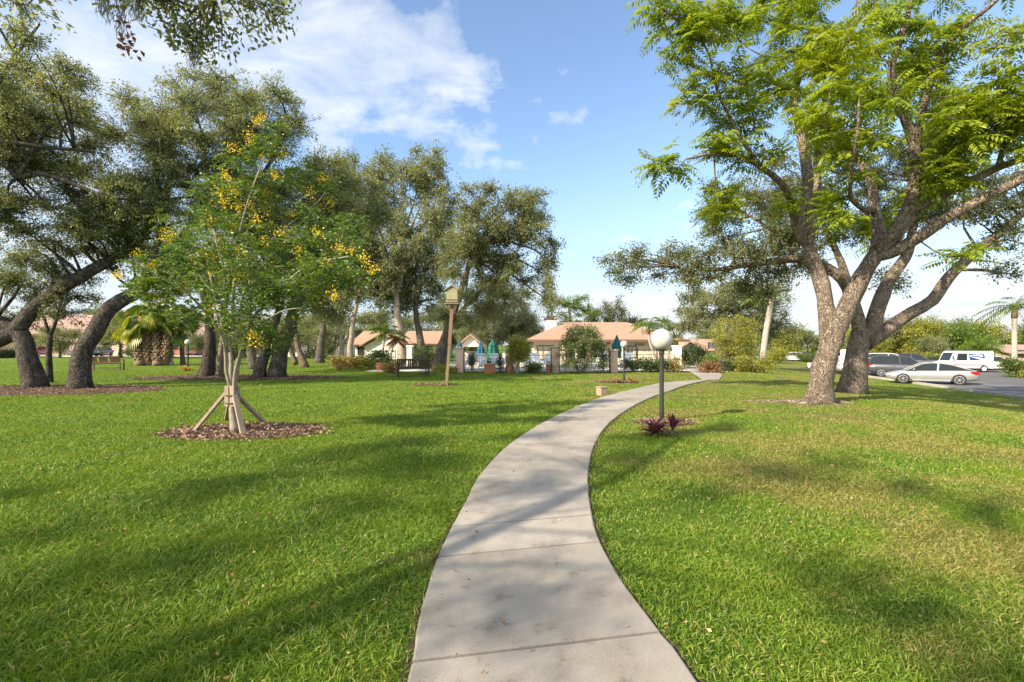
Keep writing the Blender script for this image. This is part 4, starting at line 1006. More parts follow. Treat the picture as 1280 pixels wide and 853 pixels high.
oak('round leafy oak over the tiled roof beyond the palm', [(845, 452), (845, 440), (845, 425)], 72, .3, [(845, 412, 20, 12, 3), (862, 408, 16, 10, 2), (832, 402, 14, 8, 1)], lm=L_BRIGHT, leaf=.24)
oak('broad oak shading the path where it meets the hedges', [(900, 452), (898, 435), (895, 415), (900, 400)], 46, .4, [(880, 385, 32, 24, 6), (915, 372, 44, 22, 8), (955, 378, 34, 24, 6), (975, 405, 22, 22, 4), (865, 400, 22, 16, 3), (930, 405, 40, 24, 5)], lm=L_OAK, leaf=.18, dy=3.2)

# ---- oak behind the flame tree
locR = G(1064, 491); YR = locR.y
cl = region(1010, 290, 60, 50, YR + 1, 9) + region(930, 285, 60, 50, YR + .5, 9) + region(880, 330, 60, 34, YR, 7) + region(800, 330, 46, 26, YR, 5) + region(772, 325, 20, 14, YR, 2) + region(950, 350, 40, 34, YR + 1, 5) \
    + region(900, 250, 34, 36, YR + 1.5, 4) + region(1000, 230, 80, 50, YR + 2.5, 8) + region(1200, 250, 70, 40, YR, 9) + region(1265, 300, 36, 26, YR - .5, 5) + region(1260, 340, 24, 12, YR - .6, 2) + region(1110, 250, 70, 50, YR + 2, 7) + region(1280, 230, 50, 40, YR, 5) \
    + region(860, 372, 20, 10, YR, 1) + region(1110, 350, 20, 20, YR + .6, 1) + region(1150, 190, 90, 40, YR + 2, 6)
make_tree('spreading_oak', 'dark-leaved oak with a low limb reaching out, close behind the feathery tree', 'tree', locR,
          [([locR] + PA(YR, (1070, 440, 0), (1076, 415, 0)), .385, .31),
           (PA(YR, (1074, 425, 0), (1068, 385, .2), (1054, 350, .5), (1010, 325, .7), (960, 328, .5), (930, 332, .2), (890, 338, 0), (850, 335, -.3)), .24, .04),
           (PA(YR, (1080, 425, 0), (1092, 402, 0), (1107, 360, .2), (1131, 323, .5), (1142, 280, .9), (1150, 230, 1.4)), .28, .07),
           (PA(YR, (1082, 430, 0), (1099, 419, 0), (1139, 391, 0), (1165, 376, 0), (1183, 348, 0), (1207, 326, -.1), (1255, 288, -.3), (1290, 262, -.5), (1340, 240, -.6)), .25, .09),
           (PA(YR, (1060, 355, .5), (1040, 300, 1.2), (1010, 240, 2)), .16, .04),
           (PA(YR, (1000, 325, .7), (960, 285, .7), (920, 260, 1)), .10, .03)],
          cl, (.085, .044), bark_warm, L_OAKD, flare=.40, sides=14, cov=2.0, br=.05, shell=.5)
# ================================================================== SHRUBS AND PALMS
L_DKSHRUB = leaf_mat('dark shrub leaves', [(.022, .042, .012), (.04, .065, .016), (.075, .10, .025)], .25, .35)
L_SHRUB = leaf_mat('shrub leaves', [(.04, .075, .014), (.075, .115, .02), (.13, .16, .03)], .3, .4)
L_CROTON = leaf_mat('variegated leaves', [(.09, .10, .02), (.20, .17, .03), (.30, .22, .05), (.26, .10, .04)], .3, .4)
L_BRONZE = leaf_mat('bronze leaves', [(.12, .05, .03), (.22, .10, .05), (.30, .20, .08)], .3, .4)
L_PURPLE = leaf_mat('purple strap leaves', [(.070, .012, .024), (.13, .022, .045), (.20, .05, .075), (.10, .06, .03)], .3, .35, tcol=1.2)
L_ORANGE = leaf_mat('orange strap leaves', [(.38, .14, .03), (.45, .24, .05), (.30, .20, .05)], .3, .4)
L_AGAVE = leaf_mat('blue green strap leaves', [(.09, .13, .11), (.14, .19, .16)], .15, .5)
def shrub(name, label, px, Y, w, h, lm, group=None, leaf=None, cov=2.6, n=None, py=None, depth=None, stems=5, lift=.08, flat=1.0, cat='shrub'):
    """w, h in photo pixels; stems from one foot carrying a leafy mound"""
    s = Y / F; loc = at(px, Y) if py is None else G(px, py)
    W, H = w * s, h * s; D = depth or W * .8
    L_ = leaf or min(.16, max(.045, .0042 * Y)); cl = []
    n = n or max(4, int(6 * W / max(H, .3)))
    for k in range(n):
        t = rng.uniform(-1, 1); a = rng.uniform(-1, 1); z = rng.uniform(lift, 1) ** .8
        lim = math.sqrt(max(.05, 1 - .55 * z * z)) * .8
        cl.append((np.array([loc.x + t * lim * W / 2, loc.y + a * lim * D / 2, loc.z + H * (.08 + z * .72)]), np.array([W / max(2.2, n * .42), D / 3.0, H * .26]) * rng.uniform(.8, 1.2)))
    lims = []
    for k in range(stems):
        e = Vector(cl[k % len(cl)][0]); b = loc + Vector((rng.uniform(-.04, .04) * W, rng.uniform(-.03, .03) * D, -.03))
        lims.append(([b, b.lerp(e, .5) + Vector((0, 0, .12 * H)), e], .018 + .012 * H, .008))
    return make_tree(name, label, cat, loc, lims, cl, (L_, L_ * .5), bark_young, lm, group, flare=0, sides=6, cov=cov, per=14, twig=.006, connect=False, lump=.1, spread=L_ * 1.4, shell=.5, step=.12)
def strap_plant(name, label, loc, n, ln, wd, lm, up=.7, group=None, cat='plant', stem=0.0):
    """a rosette of long folded strap leaves that arch over"""
    loc = Vector(loc); root = thing(name, loc, label, cat, group); V = []; fs = []; mb = MB()
    for k in range(n):
        az = k * 2.4 + rng.normal() * .2; el = rng.uniform(up - .5, up + .45); L_ = ln * rng.uniform(.7, 1.15); w = wd * rng.uniform(.8, 1.2)
        d = Vector((math.cos(az) * math.cos(el), math.sin(az) * math.cos(el), math.sin(el))); s = d.cross(Vector((0, 0, 1))).normalized()
        p = loc + Vector((0, 0, stem * rng.uniform(.3, 1))) + Vector((d.x, d.y, 0)) * .02; pts = []
        for j in range(6):
            t = j / 5; q = p + d * (L_ * t) - Vector((0, 0, L_ * .38 * t * t)); ww = w * (0.45 + 1.4 * t) if t < .35 else w * (1.0 - ((t - .35) / .65) ** 1.6)
            pts.append((q - s * ww / 2, q + Vector((0, 0, -ww * .16)), q + s * ww / 2))
        vs = [v for tr in pts for v in tr]
        mb.add(vs, [(j * 3 + i, j * 3 + i + 1, j * 3 + 4 + i, j * 3 + 3 + i) for j in range(5) for i in range(2)])
    mb.build('foliage', lm, root, off=loc)
    st = MB(); st.tube([loc + Vector((0, 0, -.03)), loc + Vector((.005, 0, .05 + stem))], [wd * .5, wd * .3], 7); st.build('stem', bark_young, root, off=loc)
    return root
def frond_quads(p, d, L_, n=16, leaflet=.45, sag=.55, w=.035, vee=.25):
    p, d = Vector(p), Vector(d); up = Vector((0, 0, 1)); s = d.cross(up).normalized(); out = []; rach = []
    for j in range(n + 1):
        t = j / n; rach.append(p + d * L_ * t - up * (sag * L_ * t * t))
    for j in range(2, n + 1):
        t = j / n; tg = (rach[j] - rach[j - 1]).normalized(); ln = leaflet * math.sin(math.pi * min(.96, .14 + t * .8)) ** .7
        for sg in (-1, 1):
            dd = (s * sg + tg * .7 - up * vee + Vector(rng.normal(size=3) * .06)).normalized(); wv = dd.cross(up).normalized() * w
            a = rach[j]; m_ = a + dd * ln * .4; e = a + dd * ln - up * ln * .25
            out.append([a, m_ + wv, e, m_ - wv])
    return out, rach
def palm(name, label, trunk, r0, r1, n, L_, leaflet, lm, bk, sag=.5, group=None, shaft=None, elev=(-.3, 1.1), foot=None, fan=False, rings=True, w=.04):
    loc = foot or trunk[0]; root = thing(name, loc, label, 'palm tree', group)
    pts = smooth_line(trunk, .22); m = len(pts)
    rad = [r0 + (r1 - r0) * i / (m - 1) + (.012 * (i % 2) if rings else 0) for i in range(m)]
    tb = MB(); tb.tube(pts, rad, 10, flare=.25, lump=.06)
    if fan and r0 > .25:                                          # old leaf bases left on the stem
        for j in range(2, m - 1):
            for i in range(6):
                a = i * 1.047 + j * .5; o_ = Vector((math.cos(a), math.sin(a), 0)); c = pts[j] + o_ * rad[j] * .92
                tb.bar(c - Vector((0, 0, .07)), c + o_ * .13 + Vector((0, 0, .16 + .05 * rng.normal())), .15, .05)
    tb.build('trunk', bk, root, off=loc, smooth=True)
    top = pts[-1]; Q = []; rb = MB()
    if shaft:
        sm = MB(); sm.tube([top, top + Vector((0, 0, shaft[0] * .5)), top + Vector((0, 0, shaft[0]))], [r1 * 1.35, r1 * 1.25, r1 * .6], 10); sm.build('crownshaft', shaft[1], root, off=loc, smooth=True); top = top + Vector((0, 0, shaft[0]))
    for k in range(n):
        az = k * 2.4 + rng.normal() * .15; el = rng.uniform(*elev)
        d = Vector((math.cos(az) * math.cos(el), math.sin(az) * math.cos(el), math.sin(el)))
        ln = L_ * rng.uniform(.8, 1.1)
        if fan:
            e = top + d * ln * .55 - Vector((0, 0, .1 * ln)); rb.tube([top, e], [.02, .012], 5)
            s = d.cross(Vector((0, 0, 1))).normalized(); s = Matrix.Rotation(rng.uniform(-1.3, 1.3), 3, d) @ s; upv = s.cross(d)
            for j in range(15):
                a = (j - 7) * .2; dd = (d * math.cos(a) + s * math.sin(a)).normalized(); l2 = ln * .55 * (1 - .02 * abs(j - 7)); wv = dd.cross(upv).normalized() * (.05 * ln)
                m_ = e + dd * l2 * .55; tip = e + dd * l2 - Vector((0, 0, .5 * l2)) 
                Q.append([e, m_ + wv, tip, m_ - wv])
        else:
            q, rach = frond_quads(top, d, ln, leaflet=leaflet, sag=sag, w=w); Q += q; rb.tube(rach, [.03 * (1 - .8 * j / len(rach)) for j in range(len(rach))], 4)
    rb.build('frond_rib', L_PALMY if fan else lm, root, off=loc)
    np_mesh('crown', np.array([[tuple(v) for v in q] for q in Q]), 4, lm, root, off=loc)
    return root

# purple plants by the near lamp and small ones by the next
strap_plant('cordyline', 'wider clump of purple strap leaves at the foot of the near lamp', G(819, 545), 60, .44, .05, L_PURPLE, up=.75, stem=.10)
strap_plant('cordyline', 'narrow upright purple plant right beside the near lamp post', G(841, 543), 28, .42, .05, L_PURPLE, up=1.05, stem=.16)
strap_plant('cordyline', 'low reddish plant beside the far small lamp, on the side of the tan block', G(771, 479), 26, .42, .06, L_BRONZE, up=.7)
strap_plant('cordyline', 'low reddish plant between the far small lamp and the path', G(791, 479), 26, .42, .06, L_BRONZE, up=.7)
strap_plant('bromeliad', 'orange rosette plant round the foot of the lamp in the grove', G(233, 463.5), 40, .75, .09, L_ORANGE, up=.55)
strap_plant('agave', 'blue-grey spiky plant beside the dark bench', at(533, 26.6), 34, .75, .08, L_AGAVE, up=.8)

# bed in front of the white gable house and pool fence
GB = 'shrubs in the bed by the pool'
shrub('croton', 'yellow variegated shrub at the outer end of the pool bed', 424, 34, 24, 14, L_CROTON, GB)
shrub('croton', 'yellow variegated shrub second from the outer end of the pool bed', 446, 33.5, 26, 16, L_CROTON, GB)
shrub('croton', 'yellow-green shrub before the gable house, next to its palm', 462, 32.5, 20, 17, L_YELLOW, GB)
shrub('shrub', 'fresh green bush under the small palm at the gable house', 480, 31.5, 30, 24, L_SHRUB, GB)
shrub('shrub', 'leafy bush between the white pillar and the dark bench', 538, 33, 30, 26, L_SHRUB, GB)
shrub('shrub', 'tall loose bush behind the white pillar', 523, 36, 26, 32, L_SHRUB, GB)
shrub('ground_plant', 'tuft of yellowish low plants in front of the bench bed', 487, 28.5, 26, 9, L_CROTON, GB, cat='plant')
shrub('ground_plant', 'low pale tuft at the foot of the forked oak', 556, 27.6, 30, 8, L_YELLOW, GB, cat='plant')
shrub('ground_plant', 'rounded low plant at the first peach pillar', 565, 28.1, 14, 9, L_BRONZE, GB, cat='plant')
# along the pool fence
GF = 'plants along the pool fence'
shrub('cypress_shrub', 'narrow dark upright shrub against the pool fence near the blue umbrellas', 590, 28.2, 9, 26, L_DKSHRUB, GF, n=7, leaf=.08)
shrub('cypress_shrub', 'narrow climbing shrub on the fence beside the green umbrella', 624, 28.2, 9, 30, L_DKSHRUB, GF, n=7, leaf=.08)
shrub('topiary_tree', 'small round yellow-green tree by the second peach pillar', 647, 27.8, 36, 46, L_YELLOW, GF, lift=.5, n=12, cat='tree', leaf=.10)
shrub('ground_plant', 'spiky fallen-over plant against the fence before the chairs', 668, 27.9, 22, 13, L_SHRUB, GF, cat='plant')
locS = at(727, 27.6)
cl = region(728, 425, 34, 17, 27.6, 14) + region(712, 440, 18, 16, 27.4, 4) + region(746, 438, 16, 14, 27.7, 4) + region(728, 415, 22, 8, 27.6, 3) + region(725, 455, 26, 10, 27.3, 3)
make_tree('multi_stem_shrub', 'bushy multi-stemmed small tree standing before the clubhouse wall', 'tree', locS,
          [([locS + Vector((dx, dy, 0)), A(px, 452, 27.6 + dy), A(px2, 432, 27.6 + dy)], .035, .015) for dx, dy, px, px2 in ((0, 0, 727, 728), (-.12, .1, 720, 712), (.1, -.1, 734, 744), (.05, .1, 731, 736), (-.05, -.1, 723, 720), (-.15, 0, 716, 705))],
          cl, (.10, .045), bark_pale, L_SHRUB, cov=1.9, br=.03, flare=0, per=16)
shrub('shrub', 'small leafy shrub before the white clubhouse door', 754, 27.7, 11, 27, L_SHRUB, GF, n=8, leaf=.1)
for k, (px, w, h, lm, lb) in enumerate(((790, 22, 16, L_DKSHRUB, 'dark clipped bush right behind the far lamp post'), (806, 24, 18, L_DKSHRUB, 'dark hedge bush between the far lamp and the near lamp'), (824, 22, 17, L_SHRUB, 'green hedge bush seen behind the near lamp post'), (842, 20, 19, L_CROTON, 'reddish mixed bush at the end of the hedge by the side path'), (856, 14, 24, L_DKSHRUB, 'tall dark bush by the gate where the side path ends'))):
    shrub('hedge_shrub', lb, px, 29.0 if k < 4 else 34, w, h, lm, GF, leaf=.1)
# beside the path junction
GH = 'bushes of the hedge beyond the path junction'
shrub('hedge_shrub', 'tall dark bush at the corner of the side path', 872, 33, 26, 30, L_DKSHRUB, GH, n=12, leaf=.11)
shrub('hedge_shrub', 'clipped bright green bush next to the tall corner bush', 889, 31, 24, 22, L_BRIGHT, GH, n=12, leaf=.10)
shrub('ground_plant', 'bronze-leaved low plant at the edge of the side path', 889, 28.2, 26, 12, L_BRONZE, GH, n=9, cat='plant')
shrub('hedge_shrub', 'dark bush below the many-stemmed tree', 910, 30, 24, 22, L_DKSHRUB, GH, n=10, leaf=.1)
shrub('hedge_shrub', 'yellow-green mound next to the dark bush below the many-stemmed tree', 930, 29.2, 28, 19, L_YELLOW, GH, n=10, leaf=.1)
shrub('hedge_shrub', 'yellow-green bush at the outer end of the hedge', 954, 29.5, 26, 18, L_YELLOW, GH, n=10, leaf=.1)
locM = at(915, 37)
make_tree('multi_stem_tree', 'fan-shaped many-stemmed tree with fresh green leaves above the hedge', 'tree', locM,
          [([locM, A(915 + dx * .4, 440, 37), A(915 + dx, 412, 37 + dz)], .08, .03) for dx, dz in ((-22, .3), (-12, -.5), (-3, .4), (6, -.3), (15, .5), (24, 0))],
          region(915, 418, 36, 26, 37, 14) + region(912, 440, 26, 12, 36.6, 4), (.14, .06), bark_pale, L_YELLOW, cov=1.9, br=.04, flare=0)
# ---- palms
bootm = mat('palm boots', (.24, .17, .11), (.13, .09, .06), 7, .9, bump=1.0, bscale=22, spec=.1)
greyp = mat('grey palm trunk', (.40, .35, .29), (.29, .25, .20), 6, .9, bump=.3, bscale=24, spec=.1, stretch=(1, 1, 3))
shaft = mat('reddish crownshaft', (.26, .13, .08), (.18, .12, .06), 5, .6)
GP = 'palm stems of the thick clump'
for k, (px, tx, ty, lb) in enumerate(((176, 170, 404, 'stout rough palm stem leaning outward at the outer side of the clump'), (187, 184, 396, 'middle rough palm stem of the thick clump'), (198, 196, 384, 'tallest rough palm stem of the thick clump'), (206, 212, 408, 'shortest palm stem of the clump, leaning towards the slim palm'))):
    palm('palm_tree', lb, [at(px, 38.4 + .4 * (k % 2)), A((px + tx) / 2, 435, 38.5), A(tx, ty, 38.6)], .33, .22, 26, 1.6, .5, (L_PALM if k % 2 else L_PALMY), bootm, elev=(-1.0, 1.45), fan=True, group=GP)
palm('palm_tree', 'slim straight palm between the clump and the lamp in the grove', [at(212, 39), A(211, 425, 39), A(211, 395, 39)], .24, .17, 16, 1.7, .5, L_PALM, greyp, fan=True, elev=(-.7, 1.1))
palm('palm_tree', 'thinner bent palm just beside the lamp in the grove', [at(229, 40), A(227, 432, 40), A(224, 408, 40)], .18, .14, 14, 1.5, .5, L_PALM, bark_warm, fan=True, elev=(-.7, 1.1))
palm('palm_tree', 'small feather palm above the clubhouse eave with a curved stem', [at(821, 42), A(817, 441, 42), A(812, 428, 42), A(811, 418, 42)], .10, .085, 20, 1.9, .55, L_PALM, greyp, sag=.62, shaft=(.85, shaft), elev=(-.15, 1.15))
palm('palm_tree', 'feather palm half hidden behind the near lamp globe', [at(834, 42.5), A(836, 441, 42.5), A(838, 432, 42.5)], .09, .08, 14, 1.5, .45, L_PALM, greyp, sag=.6, shaft=(.5, shaft), elev=(0, 1.1))
palm('palm_tree', 'pale leaning palm trunk rising through the broad oak', [at(952, 40), A(956, 425, 40), A(960, 400, 40), A(965, 372, 40)], .25, .20, 18, 2.3, .6, L_PALM, greyp, sag=.5)
palm('palm_tree', 'single feather palm with smooth trunk beyond the parking lot', [at(1268, 50), A(1268, 430, 50), A(1268, 398, 50)], .24, .20, 20, 3.2, .8, L_PALM, greyp, sag=.55, shaft=(1.3, shaft), elev=(-.3, 1.1), w=.05)
palm('palm_tree', 'young palm with slender stem before the white gable house', [at(478, 34), A(479, 435, 34), A(481, 416, 34)], .09, .08, 16, 1.7, .5, L_PALM, greyp, sag=.5, elev=(-.1, 1.2))
palm('palm_tree', 'little palm with a leaning stem beside the gable of the white house', [at(487, 34.5), A(490, 438, 34.5), A(495, 424, 34.5)], .07, .06, 12, .9, .35, L_BRONZE, greyp, sag=.5, elev=(-.4, 1.0))

# ---- far rows of trees: three built, the others copied from them
def far_tree(label, name, px, Y, top, wpx, lm, group, n=10, low=.35):
    loc = at(px, Y); s = Y / F; H = (HY - top) * s + EYE - loc.z; W = wpx * s
    cl = []
    for k in range(n):
        a = rng.uniform(0, 6.28); r_ = rng.uniform(0, .75) ** .6; z = rng.uniform(low, .86)
        cl.append((np.array([loc.x + math.cos(a) * r_ * W / 2 * (1.1 - .5 * z), loc.y + math.sin(a) * r_ * W / 2, loc.z + H * z]), np.array([W * .22, W * .24, H * .15]) * rng.uniform(.8, 1.25)))
    top_ = Vector((loc.x, loc.y, loc.z + H * .5))
    return make_tree(name, label, 'tree', loc, [([loc, loc + Vector((.1, 0, H * .25)), top_], .025 * H + .1, .012 * H)], cl, (.30, .16), bark_oak, lm, group, cov=2.2, br=.08, twig=.02, per=18)
GY_ = 'row of trees behind the parked cars'
LBY = 'yellow-green tree in the dense row behind the parked cars'
p1 = far_tree(LBY, 'leafy_tree', 1150, 74, 394, 64, L_YELLOW, GY_, 14, .18)
p2 = far_tree(LBY, 'leafy_tree', 1205, 76, 396, 58, L_BRIGHT, GY_, 13, .15)
p3 = far_tree(LBY, 'leafy_tree', 1105, 78, 390, 54, L_OAK, GY_, 12, .2)
for k, (px, Y, sc) in enumerate(((1075, 80, .95), (1040, 86, .85), (1010, 88, .8), (980, 84, .85), (1130, 82, 1.0), (1180, 82, 1.0), (1240, 80, .95), (1275, 78, .92), (1310, 76, .95), (1350, 74, 1.), (1225, 70, .62), (1170, 68, .55), (1100, 72, .6), (1400, 70, 1.0), (950, 88, .8))):
    src = (p1, p2, p3)[k % 3]; copy_thing(src, at(px, Y), rz=k * 1.3, scale=sc, group=GY_)
GL = 'trees behind the far houses'
LBL = 'dull green oak in the row closing the view behind the far houses'
q1 = far_tree(LBL, 'background_oak', 120, 96, 380, 66, L_OAK, GL, 12, .3)
q2 = far_tree(LBL, 'background_oak', 300, 94, 386, 60, L_OAKD, GL, 12, .28)
q3 = far_tree(LBL, 'background_oak', 470, 92, 388, 56, L_OAK, GL, 12, .25)
for k, (px, Y, sc) in enumerate(((-60, 92, 1.1), (0, 94, 1.0), (55, 100, 1.1), (180, 96, 1.0), (240, 98, 1.05), (350, 96, .95), (400, 98, 1.0), (435, 90, .9), (520, 94, .95), (570, 90, .9), (610, 96, .9), (660, 92, .7), (30, 72, .42), (190, 88, .7), (325, 84, .6), (-120, 90, 1.), (560, 84, .55), (590, 70, .5), (880, 98, .6), (920, 92, .7))):
    src = (q1, q2, q3)[k % 3]; copy_thing(src, at(px, Y), rz=k * 1.7, scale=sc, group=GL)
GR = 'grove oaks shading the far lawn'
for k, (px, Y, sc) in enumerate(((150, 62, .60), (255, 58, .5), (330, 60, .55), (385, 62, .55), (-40, 60, .6), (75, 63, .5), (215, 61, .5), (292, 52, .45), (415, 56, .45))):
    copy_thing((q1, q2, q3)[k % 3], at(px, Y), rz=k * 2.1 + .5, scale=sc, label='mid-sized oak between the grove and the far drive', group=GR)
GN = 'low hedges before the far houses'
for k, (px, Y, w, h, lm) in enumerate(((8, 64, 46, 9, L_DKSHRUB), (166, 66, 24, 10, L_SHRUB), (205, 68, 26, 9, L_DKSHRUB), (272, 66, 30, 11, L_DKSHRUB), (300, 64, 26, 12, L_SHRUB), (345, 62, 26, 12, L_DKSHRUB), (392, 60, 30, 12, L_DKSHRUB))):
    shrub('hedge_shrub', ('low dark clipped hedge at the far left drive', 'green bush at the end of the two wide garage doors', 'dark hedge behind the slim palm', 'dark bush behind the thin brown trunk', 'green bush between the black-barked oak trunks', 'dark bush just past the leaning black-barked oak', 'dark bush under the low spreading oak limbs')[k], px, Y, w, h, lm, GN, leaf=.2, n=7)
# ================================================================== BUILDINGS AND POOL AREA
wall_cream = mat('cream stucco', (.66, .58, .45), (.58, .50, .38), 2, .9, bump=.15, bscale=40, spec=.15)
wall_pink = mat('beige pink stucco', (.56, .43, .34), (.50, .38, .30), 2, .9, bump=.15, bscale=40, spec=.15)
wall_red = mat('rust stucco', (.36, .15, .11), (.30, .12, .09), 2, .9)
wall_white = mat('pale stucco', (.74, .68, .58), (.66, .60, .5), 2, .9, spec=.15)
peach = mat('peach stucco pillar', (.60, .44, .32), (.52, .37, .26), 3, .9, bump=.2, bscale=30, spec=.15)
trimm = mat('brown fascia', (.16, .085, .055), (.12, .065, .04), 5, .6)
whitep = mat('white paint', (.78, .76, .72), (.70, .68, .64), 4, .5)
darkm = mat('black iron', (.018, .018, .018), (.03, .03, .03), 6, .45)
glass = mat('window glass', (.03, .035, .04), (.05, .055, .06), 2, .06, spec=.8)
blind = mat('pale window blind', (.52, .46, .34), (.44, .38, .28), 2, .5, stretch=(1, 1, 30))
frame_m = mat('bronze window frame', (.035, .028, .022), None, rough=.4)
def roof_mat(name, a, b_, c):
    m, nt, N, L = _new(name)
    out = N('ShaderNodeOutputMaterial'); b = N('ShaderNodeBsdfPrincipled'); L(b.outputs[0], out.inputs[0]); b.inputs['Roughness'].default_value = .85; b.inputs['Specular IOR Level'].default_value = .2
    tc = N('ShaderNodeTexCoord'); br_ = N('ShaderNodeTexBrick'); mp = N('ShaderNodeMapping'); L(tc.outputs['Object'], mp.inputs[0])
    br_.inputs['Scale'].default_value = 3.2; br_.inputs['Mortar Size'].default_value = .03; br_.inputs['Color1'].default_value = (*a, 1); br_.inputs['Color2'].default_value = (*b_, 1); br_.inputs['Mortar'].default_value = (*[v * .6 for v in c], 1)
    L(mp.outputs[0], br_.inputs['Vector'])
    n = N('ShaderNodeTexNoise'); n.inputs['Scale'].default_value = .7; n.inputs['Detail'].default_value = 6; L(tc.outputs['Object'], n.inputs['Vector'])
    mx = N('ShaderNodeMix'); mx.data_type = 'RGBA'; L(n.outputs['Fac'], mx.inputs[0]); L(br_.outputs[0], mx.inputs[6]); mx.inputs[7].default_value = (*c, 1); L(mx.outputs[2], b.inputs['Base Color'])
    w = N('ShaderNodeTexWave'); w.inputs['Scale'].default_value = 2.6; w.inputs['Distortion'].default_value = .6; L(tc.outputs['Object'], w.inputs['Vector'])
    bp = N('ShaderNodeBump'); bp.inputs['Strength'].default_value = .7; bp.inputs['Distance'].default_value = .05; L(w.outputs['Fac'], bp.inputs['Height']); L(bp.outputs[0], b.inputs['Normal'])
    return m
roof_tan = roof_mat('tan roof tiles', (.46, .29, .19), (.41, .25, .165), (.38, .24, .16))
roof_pink = roof_mat('pinkish roof tiles', (.46, .30, .235), (.42, .265, .21), (.38, .25, .20))
def window(root, x, y, z, w, h, pane=None, nx=2, ny=1, off=None, ft=.06):
    """frame standing proud of a wall that faces -y, its pane a sub-part"""
    m = MB()
    for sx in (-1, 1): m.box((x + sx * (w / 2 - ft / 2), y - .03, z), (ft, .08, h))
    for sz in (-1, 1): m.box((x, y - .03, z + sz * (h / 2 - ft / 2)), (w - 2 * ft, .08, ft))
    for k in range(1, nx): m.box((x - w / 2 + w * k / nx, y - .025, z), (.04, .06, h - 2 * ft))
    for k in range(1, ny): m.box((x, y - .022, z - h / 2 + h * k / ny), (w - 2 * ft, .05, .035))
    o = m.build('window', frame_m, root, off=off)
    p = MB(); p.box((x, y - .008, z), (w - 2 * ft, .012, h - 2 * ft)); p.build('pane', pane or glass, o, off=off)
    return o
def hip_roof(x0, x1, y0, y1, ze, zr, over, inset=None, t=.16):
    """hipped roof as a closed solid with a fascia of thickness t"""
    X0, X1, Y0, Y1 = x0 - over, x1 + over, y0 - over, y1 + over; ym = (Y0 + Y1) / 2; ins = inset if inset is not None else (Y1 - Y0) / 2
    m = MB()
    vs = [(X0, Y0, ze), (X1, Y0, ze), (X1, Y1, ze), (X0, Y1, ze), (X0 + ins, ym, zr), (X1 - ins, ym, zr), (X0, Y0, ze - t), (X1, Y0, ze - t), (X1, Y1, ze - t), (X0, Y1, ze - t)]
    m.add(vs, [(0, 1, 5, 4), (1, 2, 5), (2, 3, 4, 5), (3, 0, 4), (6, 7, 1, 0), (7, 8, 2, 1), (8, 9, 3, 2), (9, 6, 0, 3), (9, 8, 7, 6)])
    return m
def gable_roof(x0, x1, y0, y1, ze, zr, over, axis='x', t=.14):
    """two slopes with thickness; ridge runs along axis"""
    X0, X1, Y0, Y1 = x0 - over, x1 + over, y0 - over, y1 + over; m = MB()
    if axis == 'x':
        ym = (Y0 + Y1) / 2
        pro = [(Y0, ze), (ym, zr), (Y1, ze), (Y1, ze - t), (ym, zr - t * 1.2), (Y0, ze - t)]
        vs = [(X0, a, b_) for a, b_ in pro] + [(X1, a, b_) for a, b_ in pro]
    else:
        xm = (X0 + X1) / 2
        pro = [(X0, ze), (xm, zr), (X1, ze), (X1, ze - t), (xm, zr - t * 1.2), (X0, ze - t)]
        vs = [(a, Y0, b_) for a, b_ in pro] + [(a, Y1, b_) for a, b_ in pro]
    return m.add(vs, [(i, (i + 1) % 6, 6 + (i + 1) % 6, 6 + i) for i in range(6)] + [(0, 5, 4, 1), (1, 4, 3, 2), (6, 7, 10, 11), (7, 8, 9, 10)])
def gable_wall(x0, x1, y0, y1, z0, ze, zr, axis):
    m = MB(); m.box(((x0 + x1) / 2, (y0 + y1) / 2, (z0 + ze) / 2), (x1 - x0, y1 - y0, ze - z0))
    if axis == 'y':
        xm = (x0 + x1) / 2; m.slab([(x0, ze), (x1, ze), (xm, zr)], y0, y1)
    elif axis == 'x':
        ym = (y0 + y1) / 2; m.add([(x0, y0, ze), (x0, y1, ze), (x0, ym, zr), (x1, y0, ze), (x1, y1, ze), (x1, ym, zr)], [(0, 2, 1), (3, 4, 5), (0, 1, 4, 3), (0, 3, 5, 2), (1, 2, 5, 4)])
    return m
def X(px, Y): return (px - 640) / F * Y
def Z(py, Y): return EYE - (py - HY) / F * Y

# ---- clubhouse
Y0 = 46.0; x0, x1 = X(667, Y0), X(848, Y0); ze = Z(425, Y0)
loc = Vector(((x0 + x1) / 2, Y0, 0)); club = thing('clubhouse', loc, 'low cream clubhouse with wide tan tiled hip roof behind the pool', 'building')
m = MB(); m.box(((x0 + x1) / 2, Y0 + 6, (ze - .1) / 2), (x1 - x0, 12, ze - .1)); m.build('wall', wall_cream, club, off=loc)
r_ = hip_roof(x0, x1, Y0, Y0 + 12, ze, Z(403, 52), .75, 4.2).build('roof', roof_tan, club, off=loc)
m = MB(); m.box((loc.x, Y0 - .79, ze - .09), (x1 - x0 + 1.62, .05, .22)); m.box((x0 - .79, Y0 + 6, ze - .09), (.05, 13.4, .22)); m.build('fascia', trimm, club, off=loc)
m = MB(); cx = X(688, 51); m.box((cx, 51, Z(410, 51)), (1.15, 1.0, 1.7)); ch = m.build('chimney', whitep, r_, off=loc)
m = MB(); m.box((cx, 51, Z(399.5, 51)), (1.35, 1.2, .14), bev=.03); m.box((cx, 51, Z(397, 51)), (.8, .7, .22), bev=.05); m.build('chimney_cap', trimm, r_, off=loc)
m = MB(); vx = X(804, 50); m.box((vx, 48.3, ze + 1.15), (.7, .5, .35), bev=.05); m.build('roof_vent', whitep, r_, off=loc)
window(club, X(682.5, Y0), Y0, Z(441, Y0), 1.75, 1.35, blind, 3, 1, loc)
